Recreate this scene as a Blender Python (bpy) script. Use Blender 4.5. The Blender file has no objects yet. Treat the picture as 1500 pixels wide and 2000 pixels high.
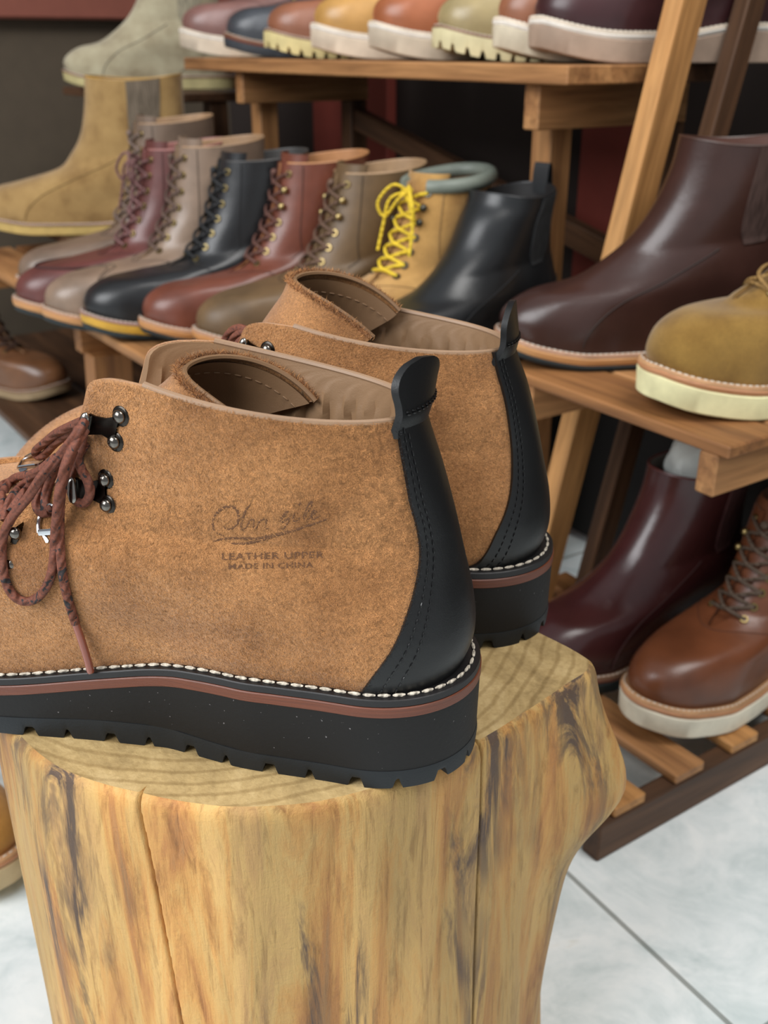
import bpy, math, random
import numpy as np
from mathutils import Vector, Matrix
from mathutils.bvhtree import BVHTree
random.seed(7); rng = np.random.default_rng(7)
PI = math.pi
scene = bpy.context.scene
col = scene.collection

# ---------------------------------------------------------------- camera
FPX = 2000.0; PITCH = math.atan(910 / 2000.0); CAMH = 0.60
cd = bpy.data.cameras.new('camera'); cam = bpy.data.objects.new('camera', cd); col.objects.link(cam)
cam.location = (0, 0, CAMH); cam.rotation_euler = (PI / 2 - PITCH, 0, 0)
cd.sensor_fit = 'VERTICAL'; cd.sensor_height = 36.0; cd.lens = 36.0 * FPX / 2000.0
cd.clip_start = 0.02; cd.clip_end = 50
cd.dof.use_dof = True; cd.dof.focus_distance = 0.42; cd.dof.aperture_fstop = 13.0
scene.camera = cam
cF = np.array([0, math.cos(PITCH), -math.sin(PITCH)]); cU = np.array([0, math.sin(PITCH), math.cos(PITCH)]); cX = np.array([1., 0, 0]); cC = np.array([0, 0, CAMH])
def ray(x, y): return cF + (x - 750) / FPX * cX + (1000 - y) / FPX * cU
def Pz(x, y, z):
    r = ray(x, y); return cC + (z - CAMH) / r[2] * r
def Pplane(x, y, o, n):
    r = ray(x, y); return cC + np.dot(np.array(o) - cC, n) / np.dot(r, n) * r

# ---------------------------------------------------------------- light
w = bpy.data.worlds.new('daylight'); scene.world = w; w.use_nodes = True
wb = w.node_tree.nodes['Background']; wb.inputs[0].default_value = (0.93, 0.96, 1.0, 1); wb.inputs[1].default_value = 0.36
def area(name, loc, target, sx, sy, power, colr):
    l = bpy.data.lights.new(name, 'AREA'); l.shape = 'RECTANGLE'; l.size = sx; l.size_y = sy; l.energy = power; l.color = colr
    o = bpy.data.objects.new(name, l); col.objects.link(o); o.location = loc
    o.rotation_euler = (Vector(target) - Vector(loc)).to_track_quat('-Z', 'Y').to_euler(); return o
area('shopfront_window_light', (-2.0, -0.9, 2.2), (0.0, 0.8, 0.3), 2.2, 1.8, 78, (0.97, 0.985, 1.0))
area('ceiling_panel_light', (0.9, 0.1, 2.6), (0.2, 0.8, 0.2), 1.2, 1.2, 34, (1.0, 0.98, 0.95))
scene.view_settings.view_transform = 'Standard'; scene.view_settings.look = 'None'
scene.view_settings.gamma = 1.0; scene.view_settings.use_curve_mapping = False
scene.view_settings.exposure = 0.52

# ---------------------------------------------------------------- materials
def srgb(h):
    c = [int(h[i:i + 2], 16) / 255 for i in (0, 2, 4)]
    return tuple((v / 12.92 if v <= .04045 else ((v + .055) / 1.055) ** 2.4) for v in c) + (1,)
class NT:
    def __init__(s, name):
        s.m = bpy.data.materials.new(name); s.m.use_nodes = True; s.t = s.m.node_tree; s.b = s.t.nodes['Principled BSDF']
    def n(s, k, **kw):
        x = s.t.nodes.new(k)
        for a, v in kw.items():
            if a in x.inputs.keys(): x.inputs[a].default_value = v
            else: setattr(x, a, v)
        return x
    def l(s, a, b): s.t.links.new(a, b)
    def coord(s, scale=(1, 1, 1), rot=(0, 0, 0)):
        tc = s.n('ShaderNodeTexCoord'); mp = s.n('ShaderNodeMapping'); mp.inputs['Scale'].default_value = scale; mp.inputs['Rotation'].default_value = rot
        s.l(tc.outputs['Object'], mp.inputs['Vector']); return mp.outputs[0]
    def noise(s, vec, scale, detail=4, rough=.6, dist=0):
        x = s.n('ShaderNodeTexNoise'); x.inputs['Scale'].default_value = scale; x.inputs['Detail'].default_value = detail
        x.inputs['Roughness'].default_value = rough; x.inputs['Distortion'].default_value = dist
        s.l(vec, x.inputs['Vector']); return x.outputs['Fac']
    def ramp(s, fac, stops):
        r = s.n('ShaderNodeValToRGB'); e = r.color_ramp.elements
        while len(e) < len(stops): e.new(.5)
        for i, (p, c) in enumerate(stops):
            e[i].position = p; e[i].color = c if isinstance(c, tuple) else srgb(c)
        s.l(fac, r.inputs[0]); return r.outputs[0]
    def mix(s, fac, a, b, mode='MIX'):
        x = s.n('ShaderNodeMix', data_type='RGBA', blend_type=mode)
        for sock, v in ((x.inputs[0], fac), (x.inputs[6], a), (x.inputs[7], b)):
            if isinstance(v, (int, float, tuple)): sock.default_value = v
            else: s.l(v, sock)
        return x.outputs[2]
    def bump(s, h, strength, dist, prev=None):
        x = s.n('ShaderNodeBump'); x.inputs['Strength'].default_value = strength; x.inputs['Distance'].default_value = dist
        s.l(h, x.inputs['Height'])
        if prev: s.l(prev, x.inputs['Normal'])
        return x.outputs[0]
    def fin(s, color=None, rough=.5, normal=None, **kw):
        if color is not None:
            if isinstance(color, tuple): s.b.inputs['Base Color'].default_value = color
            else: s.l(color, s.b.inputs['Base Color'])
        if isinstance(rough, (int, float)): s.b.inputs['Roughness'].default_value = rough
        else: s.l(rough, s.b.inputs['Roughness'])
        if normal: s.l(normal, s.b.inputs['Normal'])
        for k, v in kw.items(): s.b.inputs[k.replace('_', ' ')].default_value = v
        return s.m
_mc = {}
def cached(f):
    def g(*a, **k):
        key = (f.__name__, a, tuple(sorted(k.items())))
        if key not in _mc: _mc[key] = f(*a, **k)
        return _mc[key]
    return g
@cached
def leather(c, rough=.38, var=.25, grain=900, spec=.5, coat=0.0):
    t = NT('leather'); v = t.coord()
    b = srgb(c); dk = tuple(x * (1 - var) for x in b[:3]) + (1,); lt = tuple(min(1, x * (1 + var)) for x in b[:3]) + (1,)
    cc = t.ramp(t.noise(v, 22, 3), [(.3, dk), (.7, lt)])
    nb = t.bump(t.noise(v, grain, 2), .12, .0006)
    nb = t.bump(t.noise(v, 60, 3), .12, .002, nb)
    m = t.fin(cc, rough, nb, Specular_IOR_Level=spec)
    if coat: t.b.inputs['Coat Weight'].default_value = coat; t.b.inputs['Coat Roughness'].default_value = .18
    return m
@cached
def suede(c, fine=1400, var=.35, bumps=.5):
    t = NT('suede'); v = t.coord()
    b = srgb(c); f = lambda k: tuple(min(1, x * k) for x in b[:3]) + (1,)
    n1 = t.noise(v, fine, 3, .6, 1.2)
    n2 = t.noise(v, 28, 4, .55)
    c1 = t.ramp(n1, [(.30, f(1 - var)), (.5, f(1)), (.72, f(1 + var))])
    c2 = t.ramp(n2, [(.30, (.66, .61, .57, 1)), (.5, (.95, .94, .93, 1)), (.68, (1.12, 1.14, 1.16, 1))])
    cc = t.mix(1.0, c1, c2, 'MULTIPLY')
    nb = t.bump(n1, bumps, .001)
    return t.fin(cc, .95, nb, Specular_IOR_Level=.15, Sheen_Weight=.25, Sheen_Roughness=.5)
@cached
def rubber(c, rough=.6, speck=False, grain=500):
    t = NT('rubber'); v = t.coord(); b = srgb(c)
    cc = t.ramp(t.noise(v, 40, 3), [(.3, tuple(x * .85 for x in b[:3]) + (1,)), (.7, tuple(min(1, x * 1.1) for x in b[:3]) + (1,))])
    if speck:
        cc = t.mix(t.ramp(t.noise(v, 700, 1), [(.76, (0, 0, 0, 1)), (.80, (1, 1, 1, 1))]), cc, (.16, .15, .15, 1))
    return t.fin(cc, rough, t.bump(t.noise(v, grain, 3), .25, .0006), Specular_IOR_Level=.35)
@cached
def layered(c, rough=.5):
    t = NT('stacked leather edge'); v = t.coord((3, 3, 260)); b = srgb(c)
    n = t.noise(v, 8, 4, .7)
    cc = t.ramp(n, [(.3, tuple(x * .62 for x in b[:3]) + (1,)), (.7, tuple(min(1, x * 1.25) for x in b[:3]) + (1,))])
    return t.fin(cc, rough, t.bump(n, .3, .0005))
@cached
def metal(c, rough=.25):
    t = NT('metal'); return t.fin(srgb(c), rough, None, Metallic=1.0)
@cached
def plain(c, rough=.7):
    t = NT('matte'); v = t.coord(); b = srgb(c)
    cc = t.ramp(t.noise(v, 30, 3), [(.3, tuple(x * .88 for x in b[:3]) + (1,)), (.7, b)])
    return t.fin(cc, rough)
@cached
def cord(c, dark=None, pitch=700):
    t = NT('braided cord'); v = t.coord(); b = srgb(c)
    wv = t.n('ShaderNodeTexWave', wave_type='BANDS', bands_direction='DIAGONAL'); wv.inputs['Scale'].default_value = pitch / 6.28; wv.inputs['Distortion'].default_value = 2.5; wv.inputs['Detail'].default_value = 1
    t.l(v, wv.inputs['Vector'])
    f = t.noise(v, 800, 2)
    cc = t.ramp(f, [(.3, tuple(x * .55 for x in b[:3]) + (1,)), (.65, tuple(min(1, x * 1.2) for x in b[:3]) + (1,))])
    if dark:
        cc = t.mix(t.ramp(t.noise(v, 190, 2, .5, 1.5), [(.60, (0, 0, 0, 1)), (.64, (1, 1, 1, 1))]), cc, srgb(dark))
    return t.fin(cc, .75, t.bump(wv.outputs['Fac'], .8, .0008))
@cached
def wood(c1, c2, c3, gscale=26, rough=.55):
    # grain runs along local X
    t = NT('wood'); v = t.coord((.06, 1, 1))
    n = t.noise(v, gscale * 6, 4, .6, .6); n2 = t.noise(v, gscale, 3, .5, 1.0)
    a = t.ramp(n2, [(.3, c1), (.5, c2), (.72, c3)])
    b = t.ramp(n, [(.3, (.62, .60, .58, 1)), (.6, (1, 1, 1, 1))])
    return t.fin(t.mix(1.0, a, b, 'MULTIPLY'), rough, t.bump(n, .25, .0008), Specular_IOR_Level=.4)

# ---------------------------------------------------------------- mesh helpers
class MB:
    def __init__(s): s.v = []; s.f = []; s.n = 0
    def add(s, V, Fc):
        V = np.asarray(V, float).reshape(-1, 3)
        s.v.append(V); s.f += [tuple(i + s.n for i in f) for f in Fc]; s.n += len(V); return s
    def grid(s, P, cu=False, cv=False, flip=False):
        P = np.asarray(P, float); a, b = P.shape[:2]; F = []
        for i in range(a if cu else a - 1):
            for j in range(b if cv else b - 1):
                q = (i * b + j, ((i + 1) % a) * b + j, ((i + 1) % a) * b + (j + 1) % b, i * b + (j + 1) % b)
                F.append(q[::-1] if flip else q)
        return s.add(P, F)
    def cap(s, ring, flip=False):
        ring = np.asarray(ring, float); n = len(ring); c = ring.mean(0)
        V = np.vstack([ring, c]); F = [(i, (i + 1) % n, n) for i in range(n)]
        if flip: F = [f[::-1] for f in F]
        return s.add(V, F)
    def tube(s, path, r, seg=8, closed=False, caps=True, flat=1.0):
        path = np.asarray(path, float); n = len(path)
        r = np.broadcast_to(np.asarray(r, float), (n,))
        if closed: T = np.roll(path, -1, 0) - np.roll(path, 1, 0)
        else: T = np.gradient(path, axis=0)
        T = T / (np.linalg.norm(T, axis=1, keepdims=True) + 1e-12)
        up = np.array([0, 0, 1.]) if abs(T[0][2]) < .9 else np.array([1., 0, 0])
        nrm = np.cross(up, T[0]); nrm /= np.linalg.norm(nrm) + 1e-12
        rings = []
        a = np.linspace(0, 2 * PI, seg, endpoint=False)
        for i in range(n):
            nrm = nrm - T[i] * np.dot(nrm, T[i]); nrm /= np.linalg.norm(nrm) + 1e-12
            bn = np.cross(T[i], nrm)
            rings.append(path[i] + r[i] * (np.cos(a)[:, None] * nrm * flat + np.sin(a)[:, None] * bn))
        s.grid(rings, cu=closed, cv=True)
        if caps and not closed: s.cap(rings[0]); s.cap(rings[-1], True)
        return s
    def box(s, c, sx, M=None, bev=0.0):
        c = np.asarray(c, float); h = np.asarray(sx, float) / 2
        if bev <= 0:
            V = np.array([[x, y, z] for x in (-1, 1) for y in (-1, 1) for z in (-1, 1)], float) * h
            F = [(0, 1, 3, 2), (4, 6, 7, 5), (0, 4, 5, 1), (2, 3, 7, 6), (0, 2, 6, 4), (1, 5, 7, 3)]
        else:
            V = []; idx = {}; F = []
            for x in (-1, 1):
                for y in (-1, 1):
                    for z in (-1, 1):
                        for k in range(3):
                            p = np.array([x, y, z], float) * (h - bev); p[k] = (x, y, z)[k] * h[k]
                            idx[(x, y, z, k)] = len(V); V.append(p)
            V = np.array(V)
            for k in range(3):
                for sg in (-1, 1):
                    o = [i for i in range(3) if i != k]; q = []
                    for a_, b_ in ((-1, -1), (1, -1), (1, 1), (-1, 1)):
                        t = [0, 0, 0]; t[k] = sg; t[o[0]] = a_; t[o[1]] = b_; q.append(idx[(*t, k)])
                    F.append(tuple(q))
            for k in range(3):
                o = [i for i in range(3) if i != k]
                for a_ in (-1, 1):
                    for b_ in (-1, 1):
                        t1 = [0, 0, 0]; t1[o[0]] = a_; t1[o[1]] = b_; t2 = list(t1); t1[k] = -1; t2[k] = 1
                        F.append((idx[(*t1, o[0])], idx[(*t2, o[0])], idx[(*t2, o[1])], idx[(*t1, o[1])]))
            for x in (-1, 1):
                for y in (-1, 1):
                    for z in (-1, 1): F.append(tuple(idx[(x, y, z, k)] for k in range(3)))
        V = V + c
        if M is not None: V = V @ np.array(M)[:3, :3].T + np.array(M)[:3, 3]
        return s.add(V, F)
    def ball(s, c, r, nrm=None, sq=1.0, seg=12, half=False):
        c = np.asarray(c, float); n = np.array([0, 0, 1.]) if nrm is None else np.asarray(nrm, float) / np.linalg.norm(nrm)
        a = np.cross(n, [0.3, .2, 1.]); a /= np.linalg.norm(a); b = np.cross(n, a)
        rows = []
        for ph in np.linspace(-PI / 2 if not half else 0, PI / 2, seg // 2 + 1):
            rr = math.cos(ph) * r + 1e-7
            rows.append([c + n * math.sin(ph) * r * sq + rr * (math.cos(t) * a + math.sin(t) * b) for t in np.linspace(0, 2 * PI, seg, endpoint=False)])
        s.grid(rows, cv=True, flip=True); return s
    def ring(s, c, n, R, r, seg=20, rs=7, sq=1.0):
        n = np.asarray(n, float) / np.linalg.norm(n); a = np.cross(n, [0.3, .2, 1.]); a /= np.linalg.norm(a); b = np.cross(n, a)
        rows = []
        for t in np.linspace(0, 2 * PI, seg, endpoint=False):
            d = math.cos(t) * a + math.sin(t) * b
            rows.append([np.asarray(c) + d * (R + r * math.cos(p)) + n * r * sq * math.sin(p) for p in np.linspace(0, 2 * PI, rs, endpoint=False)])
        s.grid(rows, cu=True, cv=True); return s
    def build(s, name, mat=None, parent=None, smooth=True, weld=1e-6, label=None, kind=None, sharp=40, mat_world=None):
        me = bpy.data.meshes.new(name); V = np.vstack(s.v)
        me.from_pydata(V.tolist(), [], s.f)
        import bmesh
        bm = bmesh.new(); bm.from_mesh(me); bmesh.ops.remove_doubles(bm, verts=bm.verts, dist=weld)
        bmesh.ops.recalc_face_normals(bm, faces=bm.faces); bm.to_mesh(me); bm.free()
        if smooth:
            me.polygons.foreach_set('use_smooth', [True] * len(me.polygons)); me.set_sharp_from_angle(angle=math.radians(sharp))
        me.update()
        o = bpy.data.objects.new(name, me); col.objects.link(o)
        if mat: me.materials.append(mat)
        if parent: o.parent = parent
        if label: o['label'] = label
        if kind: o['kind'] = kind
        return o
def thing(name, label, cat, loc=(0, 0, 0), rz=0, group=None):
    o = bpy.data.objects.new(name, None); col.objects.link(o); o.empty_display_size = .05
    o.location = loc; o.rotation_euler = (0, 0, rz); o['label'] = label; o['category'] = cat
    if group: o['group'] = group
    return o
def tag(o, label, cat, group=None):
    o['label'] = label; o['category'] = cat
    if group: o['group'] = group
    return o
def spl(pts, n, closed=False):
    p = np.asarray(pts, float); k = len(p)
    if closed: q = np.vstack([p[-1], p, p[0], p[1]])
    else: q = np.vstack([2 * p[0] - p[1], p, 2 * p[-1] - p[-2]])
    segs = k if closed else k - 1
    d = []
    for i in range(segs):
        for t in np.linspace(0, 1, 24, endpoint=False):
            a, b, c_, e = q[i], q[i + 1], q[i + 2], q[i + 3]
            d.append(.5 * (2 * b + (c_ - a) * t + (2 * a - 5 * b + 4 * c_ - e) * t * t + (-a + 3 * b - 3 * c_ + e) * t ** 3))
    if not closed: d.append(p[-1])
    else: d.append(d[0])
    d = np.array(d); L = np.r_[0, np.cumsum(np.linalg.norm(np.diff(d, axis=0), axis=1))]
    u = np.linspace(0, L[-1], n + (1 if closed else 0)); u = u[:-1] if closed else u
    return np.stack([np.interp(u, L, d[:, i]) for i in range(d.shape[1])], 1)
def sm(a, b, x): t = np.clip((x - a) / (b - a), 0, 1); return t * t * (3 - 2 * t)

# ---------------------------------------------------------------- shoe last
class Last:
    """Upper surface of a boot.  local x heel->toe, y left, z up."""
    def __init__(s, L, wo, wi, feather, front, back, wc=.040, ankle=.037, hc=.17, bs=1.0, mir=1, sag=0.0, pinch=None):
        s.hc = hc; s.L = L; s.mir = mir; s.fe = feather; s.wc = wc; s.ankle = ankle; s.sag = sag
        xs = np.array([0, .03, .08, .17, .28, .40, .52, .64, .75, .85, .93, .98, 1.0])
        def half(w): return np.array([0, .45, .72, .98, 1.02, w[0], w[1], w[2], w[3], w[4], w[5], w[6], 0])
        s.xs = xs
        s.ho = half((1.02, 1.14, 1.32, 1.40, 1.22, .86, .46)) * wo
        s.hi = half((.95, .98, 1.12, 1.26, 1.20, .90, .52)) * wi
        s.ho[5:] *= bs; s.hi[5:] *= bs
        s.front = spl(front, 160); s.back = spl(back, 160)
    def width(s, f, side):
        # smooth end caps by sqrt profile
        h = s.ho if side > 0 else s.hi
        f = np.clip(f, 0, 1)
        core = np.interp(f, s.xs[3:10], h[3:10])
        endh = np.sqrt(np.clip(1 - (1 - np.clip(f / s.hc, 0, 1)) ** 2, 0, 1)) ** .95
        endt = np.clip(1 - ((np.clip(f - .80, 0, 1)) / .20) ** 2.3, 0, 1) ** (1 / 2.1)
        return core * endh * endt
    def outline(s, n=160, off=0.0, z=None, x0=0, x1=None):
        th = np.linspace(0, 2 * PI, n, endpoint=False); f = (1 + np.cos(th)) / 2
        y = np.where(np.sin(th) >= 0, s.width(f, 1), -s.width(f, -1)) * s.mir
        P = np.stack([f * s.L, y], 1)
        # resample evenly, then offset
        Q = spl(P[:: max(1, n // 80)], n, True)
        T = np.roll(Q, -1, 0) - np.roll(Q, 1, 0); T /= np.linalg.norm(T, axis=1, keepdims=True)
        N = np.stack([T[:, 1], -T[:, 0]], 1) * s.mir
        return Q + N * off
    def surf(s, th, t, off=0.0):
        th = np.asarray(th, float); t = np.asarray(t, float); th, t = np.broadcast_arrays(th, t)
        P = s._p(th, t)
        if np.any(off != 0):
            e = 2e-3
            a = s._p(th + e, t) - s._p(th - e, t); b = s._p(th, np.minimum(t + e, 1.02)) - s._p(th, t - e)
            N = np.cross(a, b); N /= np.linalg.norm(N, axis=-1, keepdims=True) + 1e-12
            N = N * s.mir
            P = P + N * np.asarray(off)[..., None] if np.ndim(off) else P + N * off
        return P
    def normal(s, th, t):
        return (s.surf(th, t, 1e-3) - s._p(np.asarray(th, float), np.asarray(t, float))) / 1e-3
    def _p(s, th, t):
        k = np.clip(t, 0, 1.05) * 159
        F = np.stack([np.interp(k, np.arange(160), s.front[:, i]) for i in (0, 1)], -1)
        B = np.stack([np.interp(k, np.arange(160), s.back[:, i]) for i in (0, 1)], -1)
        ext = np.clip(t, 1, 9) - 1
        F[..., 1] += ext * .15; B[..., 1] += ext * .15
        f = (1 + np.cos(th)) / 2
        x = B[..., 0] + (F[..., 0] - B[..., 0]) * f
        z = B[..., 1] + (F[..., 1] - B[..., 1]) * f
        # feather line follows the sole
        z = z + (s.fe(f * s.L) - (s.back[0, 1] + (s.front[0, 1] - s.back[0, 1]) * f)) * np.clip(1 - t / .35, 0, 1) ** 1.5
        z = z - s.sag * np.sin(PI * f) * sm(.6, 1, t)
        yo = np.where(np.sin(th) >= 0, s.width(f, 1), -s.width(f, -1))
        sn = np.sin(th)
        ov = np.sign(sn) * np.abs(sn) ** .92
        wt = np.interp(t, [0, .06, .2, .4, .6, .8, 1.0], [1, 1.03, .99, .90, .86, .9, .97])
        wo = np.interp(t, [0, .2, .4, .55, .75, 1.0], [s.ankle * 1.45, s.ankle * 1.38, s.ankle * 1.15, s.ankle, (s.ankle + s.wc) / 2, s.wc])
        m = sm(.02, .50, t)
        y = (1 - m) * yo * wt + m * ov * wo
        return np.stack([x, y * s.mir, z], -1)
    def find(s, x, z, side):
        """(theta, t) of the point seen at (x, z) on one side"""
        if not hasattr(s, 'tab'):
            s.tab = {}
        if side not in s.tab:
            T, U = np.meshgrid(np.linspace(.02, PI - .02, 180), np.linspace(0, 1, 140), indexing='ij')
            s.tab[side] = (T * side, U, s._p(T * side, U))
        T, U, P = s.tab[side]
        d = (P[..., 0] - x) ** 2 + (P[..., 2] - z) ** 2; i = np.unravel_index(np.argmin(d), d.shape)
        return T[i], U[i]

def upper_mesh(ls, t0=0.0, tv=None, gap=0.011, nt=72, nr=60, thick=.0016, tmax=1.0, gapfn=None, off=0.0):
    rows_o = []; rows_i = []
    tt = np.linspace(t0, tmax, nr)
    if tv is not None: tt = np.sort(np.r_[tt, tv, tv + .004, tv + .012])
    for t in tt:
        if tv is None or t <= tv: g = 0.0
        else:
            gg = gapfn(t) if gapfn else gap * min(1, ((t - tv) / .10) ** .5)
            wl = max(ls.ankle, .02)
            # solve half gap
            a = np.linspace(0, 1.2, 200); y = np.abs(ls._p(a, np.full(200, t))[:, 1]); g = float(np.interp(gg, y, a))
        u = np.linspace(0, 1, nt); u = u + .5 * np.sin(2 * PI * u) / (2 * PI) * (0)
        th = g + (2 * PI - 2 * g) * u
        rows_o.append(ls.surf(th, np.full(nt, t), off)); rows_i.append(ls.surf(th, np.full(nt, t), off - thick))
    m = MB(); o = np.array(rows_o); i = np.array(rows_i)
    m.grid(o); m.grid(i, flip=True)
    m.grid([o[-1], i[-1]]); m.grid([o[0], i[0]])
    if tv is not None:
        k = int(np.searchsorted(tt, tv)); m.grid([o[k:, 0], i[k:, 0]]); m.grid([o[k:, -1], i[k:, -1]])
    return m, o, i
def patch(ls, A, B, off, n=24, m=10, thick=.0012):
    """raised panel between two (theta,t) curves"""
    A = spl(A, n); B = spl(B, n); s = np.linspace(0, 1, m)[None, :, None]
    G = A[:, None] * (1 - s) + B[:, None] * s
    o = ls.surf(G[..., 0], G[..., 1], off); i = ls.surf(G[..., 0], G[..., 1], off - thick)
    mb = MB(); mb.grid(o); mb.grid(i, flip=True)
    for a, b in ((o[0], i[0]), (o[-1], i[-1]), (o[:, 0], i[:, 0]), (o[:, -1], i[:, -1])): mb.grid([a, b])
    return mb, o
def seam(mb, ls, pts, off=.0006, r=.0005, n=60):
    p = spl(pts, n); mb.tube(ls.surf(p[:, 0], p[:, 1], off), r, 5)
def dashes(mb, path, r, dash, gap, lift=0, seg=6):
    path = np.asarray(path); L = np.r_[0, np.cumsum(np.linalg.norm(np.diff(path, axis=0), axis=1))]
    u = 0
    while u + dash < L[-1]:
        q = np.linspace(u, u + dash, 5); pp = np.stack([np.interp(q, L, path[:, i]) for i in range(3)], 1)
        mb.tube(pp, r * np.array([.45, .95, 1, .95, .45]), seg); u += dash + gap
def sole_layer(mb, ls, z0, z1, off0, off1, n=160, xr=None, round_=0.0):
    """solid slab following the outline; z0/z1 functions of x"""
    def ringz(off, zf):
        q = ls.outline(n, off)
        if xr is not None: q[:, 0] = np.clip(q[:, 0], xr[0] - off, xr[1])
        return np.column_stack([q, zf(q[:, 0])])
    rows = []
    if round_ > 0:
        rows = [ringz(off0 - round_, z0), ringz(off0, lambda x: z0(x) + round_), ringz(off1, lambda x: z1(x) - round_), ringz(off1 - round_, z1)]
    else: rows = [ringz(off0, z0), ringz(off1, z1)]
    mb.grid(rows, cv=True); 
    inn0 = ringz(off0 - .014, z0); inn1 = ringz(off1 - .014, z1)
    mb.grid([rows[0], inn0], cv=True); mb.cap(inn0); mb.grid([rows[-1], inn1], cv=True); mb.cap(inn1)
    return rows

# ================================================================ SETTING
def structure(o): o['kind'] = 'structure'; return o
def tile_material():
    t = NT('marble tile'); v = t.coord((1, 1, 1), (0, 0, math.radians(-32)))
    br = t.n('ShaderNodeTexBrick', offset=0.0); br.inputs['Scale'].default_value = 1.0; br.inputs['Brick Width'].default_value = .6; br.inputs['Row Height'].default_value = .6
    br.inputs['Mortar Size'].default_value = .0022; br.inputs['Color1'].default_value = (1, 1, 1, 1); br.inputs['Color2'].default_value = (1, 1, 1, 1); br.inputs['Mortar'].default_value = (.42, .42, .40, 1)
    t.l(v, br.inputs['Vector'])
    n = t.noise(v, 9, 6, .65, 1.5); n2 = t.noise(v, 45, 4, .6, .5)
    a = t.ramp(n, [(.32, 'cfdada'), (.5, 'e4ebeb'), (.66, 'f0f4f3'), (.8, 'e0ddd0')])
    b = t.ramp(n2, [(.3, (.88, .90, .90, 1)), (.55, (1, 1, 1, 1))])
    c = t.mix(1.0, t.mix(1.0, a, b, 'MULTIPLY'), br.outputs['Color'], 'MULTIPLY')
    return t.fin(c, .22, None, Specular_IOR_Level=.5)
m = MB(); m.box((0, 0, 0), (6, 6, .02))
fl = structure(m.build('floor', tile_material(), smooth=False)); fl.location = (0.4312, 1.3, -.01)
C0 = np.array([.257, .709, 0.0]); LV = np.array([-.564, .826, 0]); BV = np.array([.826, .564, 0])
def R(u, v, z): return C0 + LV * u + BV * v + np.array([0, 0, z])
RANG = math.atan2(LV[1], LV[0])
m = MB(); m.box((0, 0, 1.1), (5.0, .05, 2.2))
wl = structure(m.build('wall_back', plain('251a15', .85), smooth=False)); p = R(1.0, .50, 0); wl.location = p; wl.rotation_euler = (0, 0, RANG)
m = MB(); m.box((0, 0, 1.1), (.05, 3.4, 2.2))
wl = structure(m.build('wall_left', plain('4d4234', .85), smooth=False)); p = R(1.78, -.6, 0); wl.location = p; wl.rotation_euler = (0, 0, RANG)
m = MB(); m.box((0, 0, 0), (.04, 3.4, .345), bev=.004)
tr = structure(m.build('trim_1', plain('7e4637', .7), smooth=False)); p = R(1.74, -.6, .82); tr.location = p; tr.rotation_euler = (0, 0, RANG)

def red_board(n, px0, px1, y):
    a_ = Pplane(px0, y, R(0, .465, 0), BV); b_ = Pplane(px1, y, R(0, .465, 0), BV); c_ = (a_ + b_) / 2; m = MB(); m.box((0, 0, .5), (np.linalg.norm(a_ - b_), .02, 1.0), bev=.002)
    o = structure(m.build('trim_%d' % n, plain('6e2a1f', .6), smooth=False)); o.location = (c_[0], c_[1], 0); o.rotation_euler = (0, 0, RANG)
red_board(2, 620, 765, 240); red_board(3, 1140, 1260, 330)

# ================================================================ WOOD RACKS
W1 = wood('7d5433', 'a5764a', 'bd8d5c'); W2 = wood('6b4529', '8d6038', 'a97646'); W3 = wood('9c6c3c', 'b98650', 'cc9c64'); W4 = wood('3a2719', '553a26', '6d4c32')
def beam(name, p0, p1, wdt, hgt, mat, parent=None, up=(0, 0, 1), bev=.0015, label=None):
    p0 = np.array(p0, float); p1 = np.array(p1, float); d = p1 - p0; Ln = np.linalg.norm(d); x = d / Ln
    y = np.cross(up, x); y /= np.linalg.norm(y); z = np.cross(x, y)
    m = MB(); m.box((0, 0, 0), (Ln, wdt, hgt), bev=bev)
    o = m.build(name, mat, parent, smooth=False, label=label)
    c = (p0 + p1) / 2
    M = Matrix([[x[0], y[0], z[0], c[0]], [x[1], y[1], z[1], c[1]], [x[2], y[2], z[2], c[2]], [0, 0, 0, 1]])
    if parent: M = parent.matrix_basis.inverted() @ M
    o.matrix_basis = M
    return o
# right-hand ladder rack (holds the brown chelsea boot, the ochre boot and the two boots below)
rk = thing('ladder_rack', 'light-brown wooden ladder rack on the right, leaning side rails, short stepped shelves', 'shelf rack', tuple(R(.12, .05, 0)), 0)
bpy.context.view_layer.update()
for k in range(3):
    v0 = .0 + .072 * k
    beam('shelf_board', R(-.0, v0 + .031, .325), R(.262, v0 + .031, .325), .066, .010, (W2, W1, W2)[k], rk)
beam('crossbeam', R(.018, -.002, .303), R(.018, .24, .303), .018, .034, W1, rk)
beam('crossbeam', R(.228, -.0, .303), R(.228, .26, .303), .022, .034, W1, rk)
for k in range(4):
    v0 = -.092 + .072 * k
    beam('slat', R(-.012, v0 + .014, .041), R(.31, v0 + .014, .041), .036, .010, (W3, W1, W3, W2)[k], rk)
beam('bottom_rail', R(-.004, -.112, .018), R(-.004, .29, .018), .018, .036, W4, rk)
beam('bottom_rail', R(.295, -.112, .018), R(.295, .29, .018), .018, .036, W4, rk)
def post(u, v0, k, z0, z1, mat, a, b):
    p0 = R(u, v0 + k * z0, z0); p1 = R(u, v0 + k * z1, z1)
    return beam('side_rail', p0, p1, a, b, mat, rk, up=tuple(BV))
post(.27, .058, .236, 0.0, .95, W3, .022, .034)
post(.27, .140, .25, 0.0, .95, W4, .018, .026)  # rear rail: its shadow is put into the darker wood colour
post(-.06, .200, .23, 0.0, .95, W1, .022, .034)
beam('added_dark_panel', R(-.03, .300, .135), R(.50, .300, .135), .008, .25, plain('15110e', .9), rk)  # added dark sheet: hides the bright floor so the gap between rails reads black
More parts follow.
